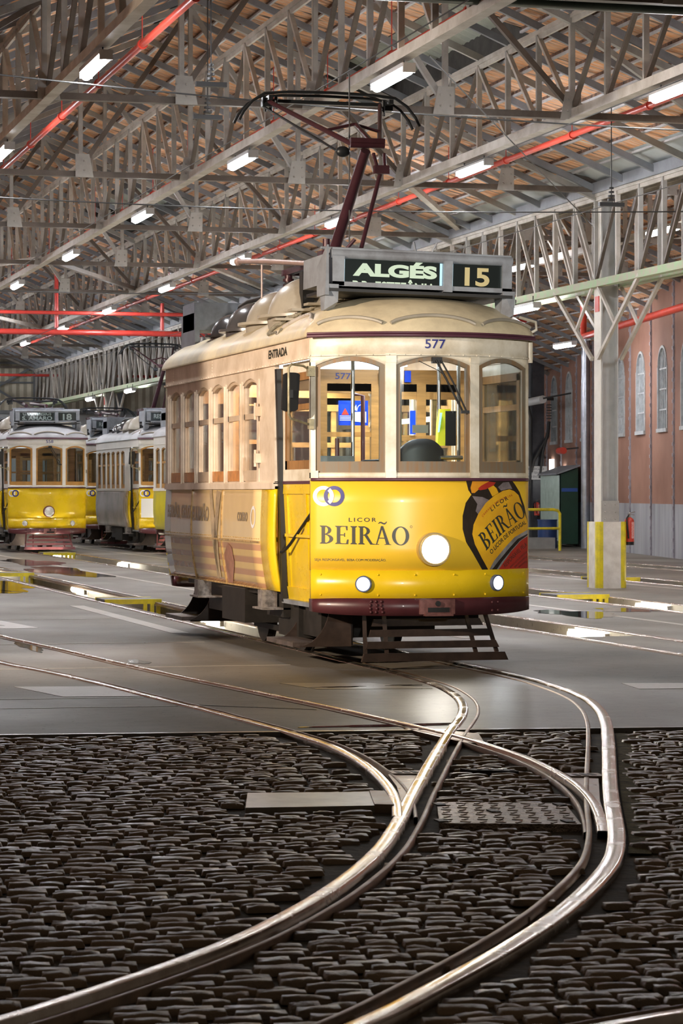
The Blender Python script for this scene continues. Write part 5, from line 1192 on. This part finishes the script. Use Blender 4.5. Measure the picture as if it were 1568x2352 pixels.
# items by the wall
p = W(30.5, .18)
pipe('drain_pipe', [(*W(27.4, .25), .0), (*W(27.4, .25), 6.6)], .14, mat('galvanised_pipe', (.45, .48, .54), .28, .8, var=.15), 'shiny vertical metal pipe on the brown wall', 'pipe', n=14)
T = empty('green_cabin', (*W(31.0, .95), 0), -math.atan(.1845)); tag(T, 'dark green cabin with corrugated side standing against the brown wall', 'cabin')
b = MB(); b.add([(.2, -1.9, .1), (.75, -1.9, .1), (.75, 1.9, .1), (.2, 1.9, .1), (.2, -1.9, 2.3), (.75, -1.9, 2.5), (.75, 1.9, 2.5), (.2, 1.9, 2.3)], [(0, 1, 2, 3), (4, 5, 6, 7), (0, 1, 5, 4), (1, 2, 6, 5), (2, 3, 7, 6), (3, 0, 4, 7)]); b.build('cabin_body', mat('cabin_dark_green', (.012, .05, .028), .4, var=.15), T)
b = MB(); vs = []
for k in range(25): y = -1.9 + 3.8 * k / 24; vs += [(.16 - .05 * (k % 2), y, .2), (.16 - .05 * (k % 2), y, 2.27)]
b.add(vs, [(2 * i, 2 * i + 1, 2 * i + 3, 2 * i + 2) for i in range(24)]); b.build('corrugated_side', mat('pale_green_sheet', (.38, .48, .42), .5, var=.12), T)
b = MB(); b.box(.22, .73, -1.92, -1.89, 1.75, 1.86); b.build('blue_stripe', mat('cabin_blue', (.03, .09, .35), .4, var=0), T)
b = MB(); b.add([(.05, -2, 2.28), (.8, -2, 2.55), (.8, 2, 2.55), (.05, 2, 2.28), (.05, -2, 2.33), (.8, -2, 2.6), (.8, 2, 2.6), (.05, 2, 2.33)], [(0, 1, 2, 3), (4, 5, 6, 7), (0, 1, 5, 4), (1, 2, 6, 5), (2, 3, 7, 6), (3, 0, 4, 7)]); b.build('cabin_roof', RAFT, T)
# barrier
T = empty('safety_barrier', (0, 0, 0)); tag(T, 'yellow tubular safety barrier by the brown wall', 'barrier')
P0 = Vector((23.9, 73.6)); P1 = Vector((26.3, 74.2))
bp = lambda t, z: (P0.x + (P1.x - P0.x) * t, P0.y + (P1.y - P0.y) * t, z)
b = MB(); b.tube([bp(-1.0, 1.22), bp(.9, 1.22), bp(.97, 1.19), bp(1, 1.1), bp(1, 0)], .045, 10); b.build('top_rail', YPAINT, T)
b = MB(); b.tube([bp(-1, .66), bp(1, .66)], .04, 10); b.build('mid_rail', YPAINT, T)
for t in (.5, 0, -.5):
    b = MB(); b.tube([bp(t, 0), bp(t, 1.2)], .05, 10); b.build('barrier_post', YPAINT, T)
# fire extinguishers
def extinguisher(x, y, z, label):
    T = empty('fire_extinguisher', (x, y, z)); tag(T, label, 'fire extinguisher')
    b = MB(); b.tube([(0, 0, .0), (0, 0, .06)], [.088, .09], 20); b.build('black_foot', BLK, T)
    b = MB(); b.tube([(0, 0, .06), (0, 0, .43), (0, 0, .47), (0, 0, .50)], [.09, .09, .075, .035], 20); b.build('red_cylinder', REDPIPE, T)
    b = MB(); b.cyl((0, 0, .53), .03, .07); b.bar((0, -.02, .575), (.1, -.02, .60), .03, .015); b.bar((0, -.02, .555), (.09, -.02, .545), .03, .012); b.build('valve_handle', CHR, T)
    b = MB(); b.tube([(-.02, -.03, .54), (-.08, -.08, .48), (-.07, -.10, .3), (-.05, -.1, .12)], .016, 8); b.build('hose', BLK, T)
    b = MB(); b.box(-.1, .1, .085, .12, .3, .36); b.build('wall_bracket', BLK, T)
    q = lambda u, z, d: (math.sin(u / .09) * (.09 - d), -math.cos(u / .09) * (.09 - d), z)
    decal(polyart([(.01, .12), (.085, .12), (.085, .42), (.01, .42)]), 'printed_label', mat('ext_label', (.75, .45, .42), .5, var=.4, scale=60, dirt=(.62, .06, .035)), q, .002, T, .01)
extinguisher(XC1 + .37, 44.98, .78, 'red fire extinguisher hung on the right of the white column base')
extinguisher(28.85, 83.68, .9, 'red fire extinguisher on the dark column behind the yellow barrier')
b = MB(); b.tube([(27.2, 77.9, 0), (27.2, 77.9, .88)], .30, 20)
for z in (.02, .3, .6, .87): b.cyl((27.2, 77.9, z), .315, .03, n=20)
tag(b.build('oil_drum', mat('drum_blue', (.02, .05, .16), .35, var=.15)), 'dark blue steel drum behind the yellow barrier', 'drum')
b = MB(); b.box(26.1, 27.0, 76.6, 77.3, 0, .34); tag(b.build('grey_crate', mat('crate_grey', (.35, .35, .33), .6, var=.1)), 'low grey box behind the yellow barrier', 'box')
pipe('blue_pipe', [(*W(38, .3), 3.0), (*W(36.5, .3), 3.0), (*W(36.5, .3), .4)], .05, mat('pipe_blue', (.05, .09, .42), .4, var=0), 'thin blue pipe on the brown wall beside the dark column', 'pipe')
b = MB(); b.tube([(*W(29.5, .6), 3.05), (*W(30.4, .6), 3.05)], .11, 12); so = b.build('siren', REDPIPE); tag(so, 'small red siren mounted on the brown wall', 'siren'); b = MB(); b.bar((*W(30.2, .5), 3.1), (*W(30.2, 0), 3.15), .05); b.build('siren_arm', CABM, so)
for i, (s, z) in enumerate(((35.5, 2.6), (33.0, 2.35))):
    b = MB(); b.strip([s - .3, s + .3], z - .3, z + .25, mW, -.08, .02); tag(b.build('wall_light', emis('wall_light_glow', (1, .97, .9), 6.)), 'small bright oblong light on the brown wall, %s from the left' % ORD[i], 'lamp')
b = MB(); b.strip([34.6, 35.3], .75, 2.0, mW, -.02, .02); tag(b.build('wall_slot', mat('pale_panel', (.6, .62, .55), .5, var=.05)), 'narrow pale panel low on the brown wall', 'panel')
b = MB(); b.tube([(*W(31.8, .9), 4.75), (*W(33.4, 1.2), 4.70)], .13, 12); wl = b.build('tube_lamp_cover', mat('lamp_cover_white', (.75, .76, .76), .4, var=.05)); tag(wl, 'white unlit lamp tube on an arm by the dark column', 'lamp'); b = MB(); b.tube([(*W(31.8, .9), 4.78), (*W(31.6, 0), 4.95)], .03, 6); b.build('lamp_arm', CABM, wl)

# pit bridges and pit lamps
for i, (x, y, lab) in enumerate(((7.46, 41.0, 'yellow edged pit bridge just behind the big tram at left'), (7.46, 55.0, 'yellow edged pit bridge at the left edge of the picture'), (11.2, 73.0, 'yellow edged pit bridge in front of the tram numbered 558'), (14.95, 41.0, 'yellow edged pit bridge right of the big tram, before the column'), (18.6, 49.0, 'yellow edged pit bridge behind the concrete column base'))):
    T = empty('pit_bridge', (x, y, 0)); tag(T, lab, 'bridge', 'pit bridges')
    b = MB(); b.box(-.45, .43, .03, .9, .02, .05); b.build('deck', mat('bridge_deck_grey', (.17, .17, .17), .5, var=.15), T)
    b = MB(); b.box(-.46, .44, -.02, .03, -.02, .055); b.box(-.46, .44, .87, .92, -.02, .055); b.build('yellow_edge', YPAINT, T)
    for k, xx in enumerate((.18, .29, .39)):
        b = MB(); b.box(xx - .03, xx + .03, -.02, .04, -.36, -.02); b.build('bridge_leg', YPAINT, T)
    b = MB(); b.box(.30, .44, -.03, .05, -.42, -.33); b.build('foot_plate', YPAINT, T)
for t_i, (x, ysl) in enumerate(((7.46, (36.9, 48.7, 60.4, 72)), (11.2, (31.6, 43.3, 54, 65, 75.7)), (14.95, (38.9, 50.5, 62, 74)), (19., (34.5, 46.5, 58, 70)), (22.7, (50, 62)))):
    for k, y in enumerate(ysl):
        for s in ((1,) if t_i > 2 else (-1, 1)):
            T = empty('pit_lamp', (x + s * .36, y, -.085)); tag(T, 'bright tube lamp on the %s wall of the %s pit, %s from the camera' % ('left' if s < 0 else 'right', ('big tram\'s', 'second', 'third', 'fourth', 'fifth')[t_i], ORD[k]), 'lamp', 'pit lamps')
            b = MB(); b.tube([(0, -.6, 0), (0, .6, 0)], .05, 10); b.build('tube', PITLAMP, T)
            for q in (-.64, .64): b = MB(); b.box(s * .02 - .03, s * .02 + .03, q - .04, q + .04, -.06, .06); b.build('lamp_end', LAMPH, T)
# ------------------------------------------------------------------ the trams
make_tram(7.5, 24.82, 'big yellow and cream tram in front with liqueur adverts and its headlight on', dict(full=True, number='577', ad=AMB, sidemat=SIDEAD, sign=('ALGÉS', 'P.R. ESTEFÂNIA', '15')))
FEN = {}
Y2 = dict(roof=mat('roof_grey_far', (.36, .37, .39), .4, var=.15, scale=1.5), wood=mat('orange_oak_frame', (.52, .27, .07), .45, var=.15), swood=mat('orange_oak_frame', (.5, .26, .07)), cream=mat('tram_white', (.86, .85, .80), .35, var=.04), group='parked trams at the back', lamp=emis('dim_saloon_lamp', (.9, .95, 1), 1.0))
make_tram(11.3, 75.6, 'yellow tram numbered 558 with a round unlit headlight, sign reads S. AMARO 18', dict(number='558', sign=('S. AMARO', 'C. CONGRESSOS', '18'), signopt=dict(second_above=True, roll=.5), raised=False, **Y2))
make_tram(15.0, 74.9, 'tram with silver side and white notice on its front, sign reads RESERVADO', dict(sidemat=SILW, white_patch=1, sign=('RESERVADO', '', ''), signopt=dict(reserve=True, roll=0), **Y2))
make_tram(15.0, 84.4, 'farthest tram, mostly hidden behind the silver sided one', dict(sign=('RESERVADO', '', ''), signopt=dict(reserve=True, roll=0), raised=False, **Y2))
make_tram(15.0, 65.2, 'pale yellow sided tram partly hidden behind the big tram', dict(body=mat('tram_pale_yellow', (.80, .70, .03), .3, var=.06, scale=2, coat=.3), sign=('RESERVADO', '', ''), signopt=dict(reserve=True, roll=0), headlight=0, **Y2))

# ------------------------------------------------------------------ light
def area(name, loc, target, size, power, col, sy=None):
    l = bpy.data.lights.new(name, 'AREA'); l.energy = power; l.color = col; l.size = size
    if sy: l.shape = 'RECTANGLE'; l.size_y = sy
    o = bpy.data.objects.new(name, l); COL.objects.link(o); o.location = loc
    d = Vector(target) - Vector(loc); o.rotation_euler = d.to_track_quat('-Z', 'Y').to_euler(); return o
def spot(name, loc, target, power, col, ang, blend=.6, r=.1):
    l = bpy.data.lights.new(name, 'SPOT'); l.energy = power; l.color = col; l.spot_size = math.radians(ang); l.spot_blend = blend; l.shadow_soft_size = r
    o = bpy.data.objects.new(name, l); COL.objects.link(o); o.location = loc
    d = Vector(target) - Vector(loc); o.rotation_euler = d.to_track_quat('-Z', 'Y').to_euler(); return o
spot('headlight_beam', (7.48, 24.62, 1.18), (8.6, 19.2, .0), 80, (1, .93, .82), 75, .9, .12)
for x in (-.68, .68): spot('fog_lamp_beam', (7.5 + x, 24.80, .84), (7.4 + x, 20.5, 0), 8, (.9, .95, 1), 90, .9, .06)
spot('street_lamp_left', (-9.5, 17.5, 6.0), (6.4, 29.4, 2.0), 19000, (1, .80, .62), 36, .7, .3)
spot('tram_front_fill', (4.2, 2.0, 4.4), (7.7, 25.2, 2.75), 13000, (1, .95, .88), 13, .8, .3)  # added unseen spot, narrow cone brightens the tram front and leaves the cobbles dark
area('saloon_light', (7.5, 26.0, 3.22), (7.5, 26.0, 0), .6, 70, (.92, .95, 1))
area('saloon_light', (7.5, 29.5, 3.07), (7.5, 29.5, 0), .9, 330, (1, .95, .9), 3.5)

w = bpy.data.worlds.new('night'); SC.world = w; w.use_nodes = True
bg = w.node_tree.nodes['Background']; bg.inputs[0].default_value = (.70, .58, .47, 1); bg.inputs[1].default_value = .10

# ------------------------------------------------------------------ camera
cam = bpy.data.cameras.new('camera'); co = bpy.data.objects.new('camera', cam); COL.objects.link(co)
co.location = (0, 0, 1.74); co.rotation_euler = (PI / 2, 0, -.2582957)
cam.sensor_fit = 'HORIZONTAL'; cam.sensor_width = 36.; cam.lens = 6075. / 1568 * 36.; cam.shift_y = -46. / 1568
cam.clip_end = 400; cam.dof.use_dof = True; cam.dof.focus_distance = 26.3; cam.dof.aperture_fstop = 18.
SC.camera = co
SC.view_settings.view_transform = 'Standard'; SC.view_settings.look = 'None'; SC.view_settings.gamma = 1; SC.view_settings.exposure = .15
SC.view_settings.use_curve_mapping = False
SC.cycles.max_bounces = 8; SC.cycles.diffuse_bounces = 3; SC.cycles.glossy_bounces = 3; SC.cycles.transparent_max_bounces = 24; SC.cycles.transmission_bounces = 4
SC.cycles.sample_clamp_indirect = 6; SC.cycles.caustics_reflective = False; SC.cycles.caustics_refractive = False
SC.cycles.use_denoising = True
